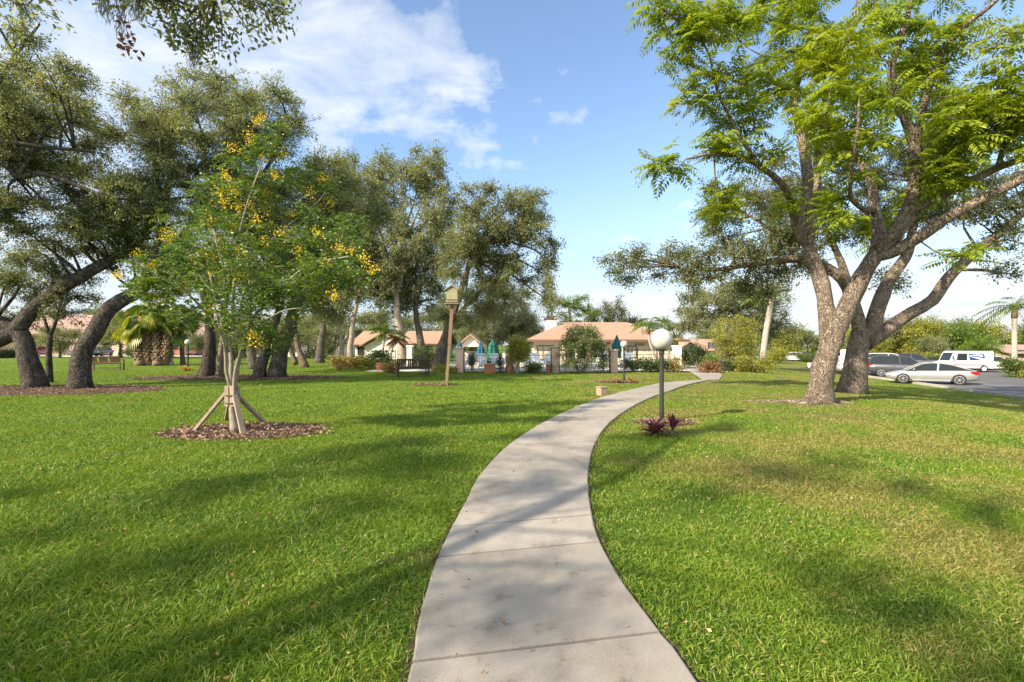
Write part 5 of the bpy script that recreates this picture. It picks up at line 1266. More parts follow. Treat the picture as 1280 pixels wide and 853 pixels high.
for px, w, pn in ((712, 1.3, glass), (728, 1.3, glass), (790, .85, blind)): window(club, X(px, Y0), Y0, Z(440, Y0), w, 1.15, pn, 2, 1, loc)
for px in (741, 752, 768):
    m = MB(); m.box((X(px, Y0), Y0 - .03, 1.0), (.88, .08, 1.98), bev=.01); d = m.build('door', whitep, club, off=loc)
    m = MB(); m.box((X(px, Y0), Y0 - .075, 1.15), (.56, .014, 1.35)); m.build('door_pane', glass, d, off=loc)
    m = MB(); m.box((X(px, Y0) + .36, Y0 - .10, 1.0), (.04, .05, .14), bev=.01); m.build('handle', darkm, d, off=loc)
for px in (704, 720, 734, 759.5, 778):
    m = MB(); m.box((X(px, Y0), Y0 - .45, (ze - .2) / 2), (.26, .26, ze - .2), bev=.02); m.build('porch_post', trimm if px in (734, 759.5) else wall_cream, club, off=loc)
m = MB(); m.box((X(799, Y0), Y0 - .04, Z(431, Y0)), (.9, .03, .22)); m.build('name_board', mat('dull sign board', (.30, .27, .22), None), club, off=loc)
# ---- right of it
Y1 = 60.0; x0, x1 = X(850, Y1), X(873, Y1); z0 = T(X(870, Y1), Y1); loc = Vector(((x0 + x1) / 2, Y1, z0))
h = thing('bungalow', loc, 'cream bungalow with a sloping gable beside the near lamp globe', 'building')
gable_wall(x0, x1, Y1, Y1 + 9, z0, Z(437, Y1), Z(428, Y1), 'y').build('wall', wall_cream, h, off=loc)
gable_roof(x0, x1, Y1, Y1 + 9, Z(437, Y1), Z(426, Y1), .5, 'y').build('roof', roof_tan, h, off=loc)
window(h, (x0 + x1) / 2, Y1, z0 + 1.4, 1.1, 1.1, glass, 2, 1, loc)
Y1 = 66.0; x0, x1 = X(866, Y1), X(902, Y1); z0 = T(x0, Y1); loc = Vector(((x0 + x1) / 2, Y1, z0))
h = thing('bungalow', loc, 'tan-roofed bungalow half hidden by the hedge and broad oak', 'building')
gable_wall(x0, x1, Y1, Y1 + 9, z0, Z(437.5, Y1), Z(425, 70.5), 'x').build('wall', wall_cream, h, off=loc)
gable_roof(x0, x1, Y1, Y1 + 9, Z(437.5, Y1), Z(424, 70.5), .6, 'x').build('roof', roof_tan, h, off=loc)
window(h, X(892, Y1), Y1, z0 + 1.5, 1.6, 1.2, glass, 2, 1, loc)
Y1 = 70.0; x0, x1 = X(1262, Y1), X(1330, Y1); z0 = T(x0, Y1); loc = Vector(((x0 + x1) / 2, Y1, z0))
h = thing('bungalow', loc, 'red-brown roof peeping out behind the palm beyond the cars', 'building')
gable_wall(x0, x1, Y1, Y1 + 8, z0, Z(441, Y1), Z(432, 74), 'x').build('wall', wall_pink, h, off=loc)
gable_roof(x0, x1, Y1, Y1 + 8, Z(441, Y1), Z(431, 74), .6, 'x').build('roof', roof_pink, h, off=loc)
window(h, X(1275, Y1), Y1, z0 + 1.4, 1.4, 1.1, glass, 2, 1, loc)
# ---- garage house far left
def garage_house(px0, px1, Y, pe, pr, label, doors, wm, rm, axis='x', windows=(), carport=(), depth=11):
    x0, x1 = X(px0, Y), X(px1, Y); z0 = T((x0 + x1) / 2, Y); loc = Vector(((x0 + x1) / 2, Y, z0))
    h = thing('house', loc, label, 'house', 'far houses')
    zr = Z(pr, Y + depth / 2)
    gable_wall(x0, x1, Y, Y + depth, z0, Z(pe, Y), zr - .35, axis).build('wall', wm, h, off=loc)
    gable_roof(x0, x1, Y, Y + depth, Z(pe, Y), zr, .6, axis).build('roof', rm, h, off=loc)
    for a, b_, top in doors:
        xa, xb = X(a, Y), X(b_, Y); hh = Z(top, Y) - z0
        m = MB()
        for k in range(4): m.box(((xa + xb) / 2, Y - .03, z0 + hh * (k + .5) / 4), (xb - xa, .08, hh / 4 - .03), bev=.012)
        d = m.build('garage_door', wall_pink if wm is wall_pink else whitep, h, off=loc)
        n = max(4, int((xb - xa) / .62)); m = MB()
        for k in range(n):
            m.box((xa + (xb - xa) * (k + .5) / n, Y - .078, z0 + hh * .80), (.42, .02, .24))
        m.build('door_pane', glass, d, off=loc)
    for a, b_, p0, p1 in windows: window(h, X((a + b_) / 2, Y), Y, Z((p0 + p1) / 2, Y), X(b_, Y) - X(a, Y), (p1 - p0) / F * Y, glass, 2, 1, loc)
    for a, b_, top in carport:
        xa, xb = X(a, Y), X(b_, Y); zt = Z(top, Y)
        m = MB(); m.box(((xa + xb) / 2, Y - .02, (z0 + zt) / 2), (xb - xa, .06, zt - z0)); m.build('carport_shade_panel', mat('painted carport shade', (.03, .025, .022), None, rough=.9), h, off=loc)  # flat dark panel on the wall paints the shade inside the carport
        for xx in (xa, xb): m = MB(); m.box((xx, Y - .2, (z0 + zt) / 2), (.3, .3, zt - z0), bev=.02); m.build('post', wall_cream, h, off=loc)
    return h
garage_house(18, 158, 76, 417, 394, 'long beige house with two wide garage doors under a pinkish roof', [(67, 108, 426.5), (116, 153, 426.5)], wall_pink, roof_pink, 'x', windows=[(40, 52, 424, 438)])
garage_house(208, 262, 78, 420, 403, 'rust-walled house with a dark carport seen past the grove lamp', [], wall_red, roof_pink, 'x', windows=[(214, 222, 426, 437)], carport=[(234, 258, 428)])
garage_house(330, 378, 74, 424, 408, 'tan-roofed house glimpsed between the black oak trunks', [], wall_cream, roof_tan, 'x', windows=[(340, 350, 429, 440)], carport=[(362, 372, 431)])
garage_house(400, 424, 78, 428, 416, 'pale little house front beyond the pale crooked oak stem', [], wall_white, roof_pink, 'y', windows=[(406, 416, 432, 442)])
garage_house(444, 486, 62, 430, 414, 'house with long orange-tan roof slope behind the gable house', [], wall_cream, roof_tan, 'x', windows=[(447, 455, 432, 444)])
garage_house(457, 500, 56, 432, 416.5, 'white house whose broad gable faces the lawn behind the palm', [(466, 494, 436.5)], wall_white, roof_tan, 'y', depth=7)
garage_house(504, 552, 60, 429, 414, 'tan-roofed house between the pale trunk and the forked oak', [], wall_cream, roof_tan, 'x', windows=[(512, 520, 433, 444), (532, 540, 433, 444)])
garage_house(-90, -8, 80, 420, 402, 'house at the edge of the view beyond the forked oak limb', [(-60, -20, 428)], wall_pink, roof_pink, 'x')
# ---- poolside pavilion
Y1 = 41.0; x0, x1 = X(574, Y1), X(602, Y1); loc = Vector(((x0 + x1) / 2, Y1, 0)); h = thing('pavilion', loc, 'open pavilion with steep tan roof among the folded blue umbrellas', 'pavilion')
gable_roof(x0, x1, Y1, Y1 + 4, Z(433, Y1), Z(417, Y1), .25, 'y').build('roof', roof_tan, h, off=loc)
m = MB(); m.slab([(x0 + .1, Z(433.5, Y1)), (x1 - .1, Z(433.5, Y1)), ((x0 + x1) / 2, Z(419, Y1))], Y1 + .05, Y1 + .2); m.build('gable_panel', wall_white, h, off=loc)
for a in (x0 + .1, x1 - .1):
    for b_ in (Y1 + .1, Y1 + 3.8):
        m = MB(); m.box((a, b_, Z(433.8, Y1) / 2), (.2, .2, Z(433.8, Y1)), bev=.02); m.build('post', trimm, h, off=loc)
m = MB(); m.box(((x0 + x1) / 2, Y1 + 2.6, .55), (1.4, .6, 1.05), bev=.03); m.build('counter', wall_white, h, off=loc)

# ---- pool fence and pillars
YF = 28.6
GPI = 'pillars of the pool fence'
def pillar(px, Y, top, w, m_, label):
    loc = at(px, Y); t = Z(top, Y); o = thing('fence_pillar', loc, label, 'pillar', GPI)
    m = MB(); m.box((loc.x, Y, (t + loc.z) / 2 - .05), (w, w, t - loc.z), bev=.02); m.build('shaft', m_, o, off=loc)
    m = MB(); m.box((loc.x, Y, t + .0), (w + .10, w + .10, .10), bev=.025); m.build('cap', m_, o, off=loc)
pillar(575, YF, 435, .42, peach, 'peach pillar beside the outermost blue umbrella')
pillar(638, YF, 438, .42, peach, 'peach pillar next to the round yellow-green tree')
pillar(694, YF, 434, .44, peach, 'peach pillar between the blinds window and the multi-stemmed tree')
pillar(767, YF, 438, .42, peach, 'peach pillar below the teal umbrella')
pillar(846, 33, 433, .5, wall_white, 'white pillar at the gate near the side path')
pillar(513, 33, 433, .42, wall_white, 'white pillar behind the bench')
pf = [(513, 33), (575, YF), (638, YF), (694, YF), (767, YF), (846, 33)]
seg_l = ['pool fence panel from the white pillar to the first peach pillar', 'pool fence panel in front of the blue and green umbrellas', 'pool fence panel before the white chairs', 'pool fence panel behind the multi-stemmed shrub', 'pool fence panel behind the hedge and lamps']
for (a, ya), (b_, yb), lb in zip(pf, pf[1:], seg_l):
    p, q = at(a, ya), at(b_, yb); d = (q - p).normalized(); p, q = p + d * .25, q - d * .25
    loc = (p + q) / 2; o = thing('pool_fence', loc, lb, 'fence', 'panels of the black pool fence')
    for z in (1.32, 1.02, .14):
        m = MB(); m.bar(p + Vector((0, 0, z)), q + Vector((0, 0, z)), .025, .03); m.build('rail', darkm, o, off=loc)
    L_ = (q - p).length; m = MB()
    for k in range(int(L_ / .17)):
        c = p + d * (.17 * k + .06); m.bar(c + Vector((0, 0, .08)), c + Vector((0, 0, 1.38)), .009)
    m.build('picket', darkm, o, off=loc)
    n = max(1, round(L_ / 1.9))
    for k in range(n + 1):
        c = p + d * (L_ * k / n); m = MB(); m.bar(c, c + Vector((0, 0, 1.46)), .05); m.build('post', darkm, o, off=loc)
# ---- folded umbrellas
def umbrella(px, Y, top, m_, label, flare=.16):
    loc = at(px, Y, .03); t = Z(top, Y); o = thing('patio_umbrella', loc, label, 'umbrella', 'folded poolside umbrellas')
    H = t - loc.z
    m = MB(); m.tube([loc, Vector((loc.x, loc.y, t))], .025, 8); m.build('pole', whitep, o, off=loc)
    m = MB(); n = 24; prof = [(0.03, H), (.07, H * .93), (flare * .8, H * .72), (flare, H * .5), (flare * .85, H * .34), (flare * 1.15, H * .27)]
    vs = []; fs = []
    for r_, z in prof:
        for i in range(n):
            a = 6.283 * i / n; rr = r_ * (1 + .35 * math.cos(6 * a)); vs.append((loc.x + rr * math.cos(a), loc.y + rr * math.sin(a), loc.z + z))
    for j in range(len(prof) - 1): fs += [(j * n + i, j * n + (i + 1) % n, j * n + n + (i + 1) % n, j * n + n + i) for i in range(n)]
    m.add(vs, fs); m.build('canopy', m_, o, off=loc, smooth=True)
    m = MB(); m.lathe([(.26, 0), (.26, .06), (.08, .09), (.05, .2)], loc, 14); m.build('base', darkm, o, off=loc)
blue = mat('blue umbrella cloth', (.014, .115, .19), (.011, .09, .15), 3, .8); teal = mat('teal umbrella cloth', (.008, .11, .105), (.006, .085, .08), 3, .8); green = mat('green umbrella cloth', (.014, .15, .11), (.01, .12, .09), 3, .8)
umbrella(574, 34, 426, blue, 'folded blue umbrella behind the first peach pillar', .24)
umbrella(601, 36, 427, blue, 'folded blue umbrella on the far side of the pavilion', .25)
umbrella(616, 34, 424, green, 'folded green umbrella with loose wide cloth', .30)
umbrella(771, 36, 419, teal, 'folded teal umbrella in front of the clubhouse eave', .27)
# ---- pool chairs
strap_w = mat('white vinyl straps', (.74, .74, .74), (.66, .66, .66), 6, .5)
def chair(px, Y, rz, label, src=[None]):
    loc = at(px, Y, .03)
    if src[0]: return copy_thing(src[0], loc, rz, label)
    o = thing('pool_chair', loc, label, 'lounge chair', 'white chairs on the pool deck', rz)
    m = MB(); m.box((0, .25, .36), (.62, 1.0, .05), bev=.02); m.build('seat', strap_w, o)
    m = MB(); m.box((0, -.42, .68), (.62, .05, .78), bev=.02, rx=R(24)); m.build('backrest', strap_w, o)
    m = MB()
    for sx in (-.34, .34): m.bar((sx, -.55, .56), (sx, .35, .56), .045); m.bar((sx, .35, .56), (sx, .4, .36), .04)
    m.build('armrest', strap_w, o)
    for sx in (-.3, .3):
        for y in (-.25, .7):
            m = MB(); m.bar((sx, y, .35), (sx, y, 0), .04); m.build('leg', strap_w, o)
    src[0] = o; return o
for px, Y, rz, lb in ((584, 31.5, 2.6, 'white chair behind the fence next to the first peach pillar'), (620, 32, 3.4, 'white chair beneath the green umbrella'), (629, 33.5, 2.8, 'white chair behind the one beneath the green umbrella'), (661, 34, 3.0, 'white chair furthest from the blinds window'), (671, 33, 3.3, 'white chair below the edge of the blinds window'),
                      (683, 31.5, 2.7, 'white chair with raised back below the blinds window'), (606, 31, 3.6, 'white chair in front of the pavilion counter'), (756, 35, 3.1, 'white chair before the clubhouse doors'), (786, 36, 2.9, 'white chair beside the teal umbrella')):
    chair(px, Y, rz, lb)
# ---- pots
terra = mat('terracotta', (.33, .14, .07), (.26, .10, .05), 5, .85, bump=.2)
def pot(px, Y, r_, h, label, square=False, lm=None):
    loc = at(px, Y); o = thing('plant_pot', loc, label, 'plant pot', 'pots along the pool fence')
    m = MB()
    if square: m.prism([(loc.x + a * r_, loc.y + b_ * r_) for a, b_ in ((-1, -1), (1, -1), (1, 1), (-1, 1))], loc.z, loc.z + h * .85); m.prism([(loc.x + a * r_ * 1.1, loc.y + b_ * r_ * 1.1) for a, b_ in ((-1, -1), (1, -1), (1, 1), (-1, 1))], loc.z + h * .85, loc.z + h)
    else: m.lathe([(r_ * .65, 0), (r_ * .95, h * .55), (r_ * .9, h * .82), (r_ * 1.05, h * .84), (r_ * 1.05, h), (r_ * .85, h), (r_ * .8, h * .9), (0, h * .9)], loc, 18)
    m.build('vessel', terra, o, off=loc)
    if lm is not None:
        c = np.array([[loc.x, loc.y, loc.z + h + .12]]); q, _, _ = clump_leaves([(c[0], np.array([r_, r_, .18]))], .1, .045, 2.5, 14); np_mesh('foliage', q, 4, lm, o, off=loc)
pot(612, 28.0, .30, .5, 'square terracotta planter standing on the lawn edge', True, L_SHRUB)
pot(637, 28.0, .2, .42, 'round brown pot at the second peach pillar', False, L_BRONZE)
pot(663, 28.0, .18, .42, 'round brown pot near the spiky plant', False, L_SHRUB)
pot(424, 31.5, .2, .34, 'round pot in the yellow shrub bed', False, L_CROTON)
pot(475, 30.2, .26, .5, 'dark pot standing at the gable house bed', False, L_SHRUB)
pot(686, 28.0, .18, .5, 'round pot left standing at the blinds window pillar', False, L_DKSHRUB)

# ---- lamps
globe_m = None
def globe_mat():
    m, nt, N, L = _new('white acrylic globe'); out = N('ShaderNodeOutputMaterial'); b = N('ShaderNodeBsdfPrincipled'); L(b.outputs[0], out.inputs[0])
    gn = N('ShaderNodeTexNoise'); gn.inputs['Scale'].default_value = 5; gn.inputs['Detail'].default_value = 6; gtc = N('ShaderNodeTexCoord'); L(gtc.outputs['Object'], gn.inputs['Vector'])
    gr = N('ShaderNodeValToRGB'); L(gn.outputs['Fac'], gr.inputs[0]); gr.color_ramp.elements[0].position = .35; gr.color_ramp.elements[1].position = .6; gr.color_ramp.elements[0].color = (.40, .37, .32, 1); gr.color_ramp.elements[1].color = (.50, .475, .43, 1); L(gr.outputs[0], b.inputs['Base Color'])
    b.inputs['Roughness'].default_value = .35; b.inputs['Subsurface Weight'].default_value = .35; b.inputs['Subsurface Radius'].default_value = (.2, .18, .15); b.inputs['Subsurface Scale'].default_value = .3
    return m
globe_m = globe_mat(); iron = mat('black lamp post', (.016, .017, .016), (.03, .03, .028), 8, .5)
def lamp(px, py, r_, zc, pr, label, gm=None):
    loc = G(px, py); o = thing('street_lamp', loc, label, 'lamp')
    m = MB(); m.lathe([(pr * 1.0, -.03), (pr, zc - r_ - .06 - loc.z)], loc, 16); m.build('post', iron, o, off=loc, smooth=False)
    m = MB(); b_ = zc - r_ - loc.z; m.lathe([(pr * 1.0, b_ - .10), (pr * 1.25, b_ - .09), (pr * 1.25, b_ - .02), (r_ * .42, b_ + .005), (r_ * .42, b_ + .03)], loc, 18); m.build('collar', iron, o, off=loc)
    m = MB(); m.lathe([(max(1e-7, r_ * math.sin(t)), -r_ * math.cos(t) + zc - loc.z) for t in np.linspace(.36, math.pi, 22)], loc, 32); m.build('globe', gm or globe_m, o, off=loc, smooth=True)
    m = MB(); m.lathe([(pr * 2.0, -.02), (pr * 2.0, .02), (pr * 1.3, .05), (pr, .06)], loc, 16); m.build('base', iron, o, off=loc)
lamp(827, 527, .222, Z(424.5, G(827, 527).y), .046, 'near black lamp post with big white globe by the purple plants')
lamp(780, 478, .155, Z(430.5, G(780, 478).y), .04, 'smaller globe lamp standing on the lawn before the clubhouse hedge')
lamp(235, 463, .19, Z(428, G(235, 463).y), .05, 'black globe lamp in the grove above the orange plant')

# ---- bird house
loc = G(558, 482); YB = loc.y; o = thing('bird_house', loc, 'yellowish gabled bird house on a tall slightly leaning wooden pole', 'bird house')
bw = mat('pale olive painted wood', (.27, .245, .14), (.23, .205, .115), 4, .8, bump=.2); bt = mat('dull brown wood', (.20, .12, .075), (.15, .09, .055), 6, .85, bump=.3, stretch=(1, 1, .3)); pt = mat('weathered pole', (.19, .145, .085), (.14, .105, .065), 6, .9, bump=.4, stretch=(1, 1, .3))
top = A(565.5, 379, YB)
m = MB(); m.bar(loc - Vector((0, 0, .05)), A(562, 430, YB), .11); m.build('pole', pt, o, off=loc)
m = MB(); m.bar(A(562, 431, YB), top, .16, .13); m.build('upper_pole', bt, o, off=loc)
m = MB(); m.box((top.x, YB, top.z - .04), (.56, .5, .07), bev=.01); m.build('shelf', bt, o, off=loc)
hh = .50; m = MB(); m.slab([(top.x - .22, top.z + .03), (top.x + .22, top.z + .03), (top.x + .22, top.z + hh), (top.x, top.z + hh + .14), (top.x - .22, top.z + hh)], YB - .2, YB + .2); bd = m.build('body', bw, o, off=loc)
m = MB()
for sg in (-1, 1): m.add([(top.x, YB - .26, top.z + hh + .165), (top.x + sg * .30, YB - .26, top.z + hh - .025), (top.x + sg * .30, YB + .26, top.z + hh - .025), (top.x, YB + .26, top.z + hh + .165), (top.x, YB - .26, top.z + hh + .20), (top.x + sg * .31, YB - .26, top.z + hh + .005), (top.x + sg * .31, YB + .26, top.z + hh + .005), (top.x, YB + .26, top.z + hh + .20)],
                       [(0, 1, 2, 3), (4, 7, 6, 5), (0, 4, 5, 1), (1, 5, 6, 2), (2, 6, 7, 3), (3, 7, 4, 0)])
m.build('roof', bw, o, off=loc)
for k in range(5):
    m = MB(); m.lathe([(.024, 0), (.024, .02), (0.0, .02)], (top.x - .16 + .08 * k, YB - .222, top.z + .11), 12, axis='Y'); m.build('entrance_hole', darkm, bd, off=loc)
# ---- block beside the path
loc = G(752, 494.5); o = thing('utility_block', loc, 'small tan concrete block on the grass beside the path', 'concrete block')
cb_ = mat('tan rendered block', (.34, .24, .16), (.28, .20, .13), 6, .9, bump=.4, bscale=40)
m = MB(); m.box((loc.x, loc.y, loc.z + .12), (.26, .26, .28), rz=.45, bev=.02); m.build('block', cb_, o, off=loc)
m = MB(); m.box((loc.x, loc.y, loc.z + .27), (.285, .285, .035), rz=.45, bev=.01); m.build('cap', cb_, o, off=loc)
# ---- benches
wood_d = mat('dark stained bench timber', (.040, .022, .016), (.075, .042, .03), 7, .7, bump=.3, stretch=(.3, 1, 1))
wood_l = mat('worn brown bench timber', (.15, .075, .05), (.10, .05, .035), 7, .7, bump=.3, stretch=(.3, 1, 1))
def bench(loc, rz, label, w, m_, panels=3, lean=.22, scale=1.0):
    o = thing('garden_bench', loc, label, 'bench', None, rz); o.scale = (scale,) * 3
    m = MB()
    for k in range(5): m.box((0, -.22 + .11 * k, .42), (w, .095, .035), bev=.008)
    m.build('seat', m_, o)
    m = MB(); zt = .88
    for z in (.50, zt): m.box((0, .30 + (z - .45) * lean * 1.3, z), (w, .05, .10), bev=.01)
    n = panels * 6
    for k in range(n):
        x = -w / 2 + w * (k + .5) / n
        if k % 6 == 0 and k: continue
        m.bar((x, .31, .5), (x, .30 + .43 * lean * 1.3, zt - .03), w / n * .82, .025)
    m.build('backrest', m_, o)
    for sx in (-1, 1):
        m = MB(); x = sx * (w / 2 - .04); m.bar((x, -.26, .66), (x, .34, .66), .09, .04); m.bar((x, -.24, .4), (x, -.24, .65), .06); m.build('armrest', m_, o)
        for y in (-.25, .30): m = MB(); m.box((x, y, .20), (.07, .07, .44), bev=.008); m.build('leg', m_, o)
    m = MB(); m.bar((-w / 2 + .05, 0, .14), (w / 2 - .05, 0, .14), .05); m.build('stretcher', m_, o)
bench(G(517, 471), math.pi + .15, 'dark timber bench with a three-panel back on the lawn by the bird house', 1.62, wood_d)
bench(G(134, 463), math.pi + .30, 'brown slatted bench facing away behind the leaning oak trunks', 1.7, wood_l)
# ================================================================== VEHICLES
tyre_m = mat('tyre rubber', (.014, .014, .014), (.02, .02, .02), 20, .8); rim_m = mat('alloy rim', (.50, .50, .50), (.42, .42, .42), 8, .35, metal=.8)
red_l = mat('red tail lamp', (.42, .015, .012), (.32, .01, .01), 8, .15); clear_l = mat('clear head lamp', (.62, .63, .64), (.5, .5, .5), 8, .1); chrome = mat('chrome', (.6, .6, .6), None, rough=.2, metal=1.0)
carglass = mat('car glass', (.012, .016, .02), (.02, .025, .03), 2, .08, spec=.3); black_trim = mat('black trim', (.02, .02, .02), None, rough=.6)
def loft(stations, m_, name, parent):
    """stations along x: (x, z low, z shoulder, half width) -> rounded car body"""
    mb = MB(); vs = []; fs = []
    for x, zl, zs, w in stations:
        zm = zl + (zs - zl) * .55
        half = [(0, zl), (w * .86, zl), (w * .97, zl + (zs - zl) * .18), (w, zm), (w * .965, zs - (zs - zl) * .16), (w * .88, zs - .02), (w * .6, zs + .012), (0, zs + .02)]
        ring = [(x, y, z) for y, z in half] + [(x, -y, z) for y, z in half[-2:0:-1]]
        vs += ring
    n = 14
    for k in range(len(stations) - 1): fs += [(k * n + i, (k + 1) * n + i, (k + 1) * n + (i + 1) % n, k * n + (i + 1) % n) for i in range(n)]
    fs += [tuple(range(n)), tuple(reversed([(len(stations) - 1) * n + i for i in range(n)]))]
    mb.add(vs, fs); return mb.build(name, m_, parent, smooth=True)
def car(label, loc, fwd, paint, kind='sedan', name='parked_car', cat='car', L_=4.6, group='parked cars', W=1.78):
    """nose towards local +x"""
    rz = math.atan2(fwd[1], fwd[0]); o = thing(name, loc, label, cat, group, rz); hl, hw = L_ / 2, W / 2
    if kind == 'coupe':
        st = [(-hl, .42, .78, hw * .74), (-hl + .12, .30, .93, hw * .88), (-hl + .6, .24, .98, hw * .98), (-.7, .20, .93, hw), (.3, .20, .90, hw), (.95, .20, .89, hw), (1.5, .22, .83, hw * .98), (hl - .35, .26, .72, hw * .92), (hl - .08, .34, .64, hw * .80), (hl, .42, .56, hw * .66)]
        rf = [(-hl + .35, .96), (-1.05, 1.30), (-.55, 1.385), (.0, 1.40), (.45, 1.33), (1.30, .88)]
    elif kind == 'suv':
        st = [(-hl, .50, .95, hw * .86), (-hl + .12, .36, 1.05, hw * .95), (-hl + .6, .30, 1.08, hw), (0, .28, 1.06, hw), (.9, .28, 1.05, hw), (1.5, .30, 1.0, hw * .98), (hl - .25, .36, .93, hw * .93), (hl, .48, .78, hw * .82)]
        rf = [(-hl + .08, 1.05), (-hl + .42, 1.62), (-hl + .9, 1.70), (.2, 1.70), (.55, 1.62), (1.25, 1.05)]
    else:
        st = [(-hl, .42, .82, hw * .80), (-hl + .12, .30, .95, hw * .92), (-hl + .7, .24, .97, hw), (0, .22, .93, hw), (.9, .22, .91, hw), (1.5, .24, .86, hw * .98), (hl - .3, .28, .76, hw * .92), (hl, .42, .62, hw * .76)]
        rf = [(-hl + .55, .96), (-1.05, 1.38), (-.5, 1.45), (.2, 1.45), (.5, 1.36), (1.30, .90)]
    body = loft(st, paint, 'body', o)
    # glasshouse: slopes inwards; roof panel on top
    mb = MB(); vs = []; n = len(rf); zb = [s for s in (0.86,)]
    def belt(x): return np.interp(x, [s[0] for s in st], [s[2] for s in st]) - .02
    top = []; bot = []
    for x, z in rf:
        b_ = belt(x); k = max(0.0, (z - b_)) / .6; w_t = hw * (.90 - .20 * min(1, k)); bot.append((x, hw * .90, min(b_, z))); top.append((x, w_t, z))
    vs = [(x, w, z) for x, w, z in bot] + [(x, w, z) for x, w, z in top] + [(x, -w, z) for x, w, z in top] + [(x, -w, z) for x, w, z in bot]
    fs = [(r_ * n + i, r_ * n + i + 1, (r_ + 1) * n + i + 1, (r_ + 1) * n + i) for r_ in range(3) for i in range(n - 1)]
    mb.add(vs, fs); mb.build('glasshouse', carglass, o)
    mb = MB(); rr = [(x, w, z) for x, w, z in top][1:-1]; m2 = len(rr)
    vs = [(x, w * 1.015, z - .03) for x, w, z in rr] + [(x, w * .97, z + .015) for x, w, z in rr] + [(x, -w * .97, z + .015) for x, w, z in rr] + [(x, -w * 1.015, z - .03) for x, w, z in rr]
    mb.add(vs, [(r_ * m2 + i, r_ * m2 + i + 1, (r_ + 1) * m2 + i + 1, (r_ + 1) * m2 + i) for r_ in range(3) for i in range(m2 - 1)]); mb.build('roof', paint, o, smooth=True)
    for sg in (-1, 1):
        mb = MB()
        for (xa, wa, za), (xb, wb, zb_) in zip(top, top[1:]): mb.bar((xa, sg * wa * 1.006, za), (xb, sg * wb * 1.006, zb_), .07, .055)
        xm = -.35 if kind != 'suv' else -.1
        b_ = belt(xm); zt = np.interp(xm, [a for a, _ in rf], [z for _, z in rf]); wt = np.interp(xm, [t[0] for t in top], [t[1] for t in top])
        mb.bar((xm, sg * hw * .905, b_), (xm - .05, sg * (wt + .01), zt), .07, .03)
        mb.build('pillar', paint, o)
        mb = MB(); mb.box((.88, sg * (hw + .07), belt(.9) + .09), (.12, .17, .11), bev=.03); mb.build('mirror', paint, o)
        mb = MB(); mb.box((-.5, sg * (hw + .004), belt(0) - .14), (.20, .03, .035), bev=.008); mb.build('handle', paint, o)
        mb = MB(); zz = st[1][2] - .17
        mb.add([(-hl + .005, sg * hw * .50, zz - .06), (-hl + .0, sg * hw * .78, zz - .06), (-hl + .42, sg * hw * 1.0, zz + .02), (-hl + .40, sg * hw * .99, zz + .14), (-hl + .10, sg * hw * .90, zz + .13), (-hl + .03, sg * hw * .5, zz + .10)], [(0, 1, 2, 3, 4, 5)] if sg < 0 else [(5, 4, 3, 2, 1, 0)])
        mb.box((-hl + .20, sg * hw * .90, zz + .02), (.42, .10, .17), bev=.04, rz=sg * -.35); mb.build('tail_light', red_l, o)
        mb = MB(); mb.box((hl - .26, sg * hw * .76, st[-2][2] - .10), (.40, .22, .13), bev=.05, rz=sg * .55); mb.build('headlight', clear_l, o)
        for x in (-hl + .98, hl - .92):
            mb = MB(); mb.lathe([(.355, -.005), (.355, .012), (.30, .014), (.0, .014)], (x, sg * (hw - .005), .34), 26, axis='Y') if sg > 0 else mb.lathe([(.355, .005), (.355, -.012), (.30, -.014), (.0, -.014)], (x, sg * (hw - .005), .34), 26, axis='Y')
            mb.build('wheel_arch', black_trim, o)
            mb = MB(); s2 = sg
            mb.lathe([(.20, -.16 * s2), (.30, -.16 * s2), (.32, -.12 * s2), (.32, .03 * s2), (.30, .05 * s2), (.24, .052 * s2)], (x, sg * (hw - .01), .32), 28, axis='Y'); wh = mb.build('wheel', tyre_m, o, smooth=False)
            mb = MB(); c = Vector((x, sg * (hw + .03), .32))
            mb.lathe([(.245, 0), (.245, .012 * s2), (.215, .014 * s2), (.205, -.02 * s2)], tuple(c), 28, axis='Y')
            mb.lathe([(.055, -.01 * s2), (.055, .012 * s2), (0, .016 * s2)], tuple(c), 14, axis='Y')
            for k in range(7):
                a = k * 6.283 / 7; mb.bar(c + Vector((math.cos(a) * .04, 0, math.sin(a) * .04)), c + Vector((math.cos(a) * .22, 0, math.sin(a) * .22)), .05, .02)
            mb.build('rim', rim_m, wh)
    mb = MB(); mb.box((-hl + .015, 0, .62), (.03, .5, .12)); mb.build('number_plate', whitep, o)
    mb = MB(); mb.box((hl - .02, 0, .45), (.10, 1.0, .12), bev=.03); mb.build('grille', black_trim, o)
    mb = MB()
    for sg in (-1, 1): mb.bar((-hl + 1.4, sg * (hw * .955), .26), (hl - 1.4, sg * (hw * .955), .26), .05, .10)
    mb.build('side_skirt', black_trim if kind == 'suv' else paint, o)
    return o
silver = mat('silver paint', (.36, .345, .32), (.34, .325, .30), 1, .35, metal=.4, coat=.6); grey = mat('dark grey paint', (.085, .085, .09), (.075, .075, .08), 1, .3, metal=.4, coat=.7); wpaint = mat('white car paint', (.62, .62, .60), (.60, .60, .58), 1, .3, coat=.5)
maroon = mat('red car paint', (.30, .02, .03), (.26, .018, .025), 1, .3, coat=.6); navy = mat('dark blue paint', (.02, .03, .06), (.018, .025, .05), 1, .25, coat=.7); pinkp = mat('dusty pink paint', (.38, .13, .15), (.34, .11, .13), 1, .4, coat=.3)
NF = Vector((-.82, .57, 0)).normalized()
def ground_at(px, Y): p = at(px, Y); p.z = T(p.x, p.y) + .03; return p
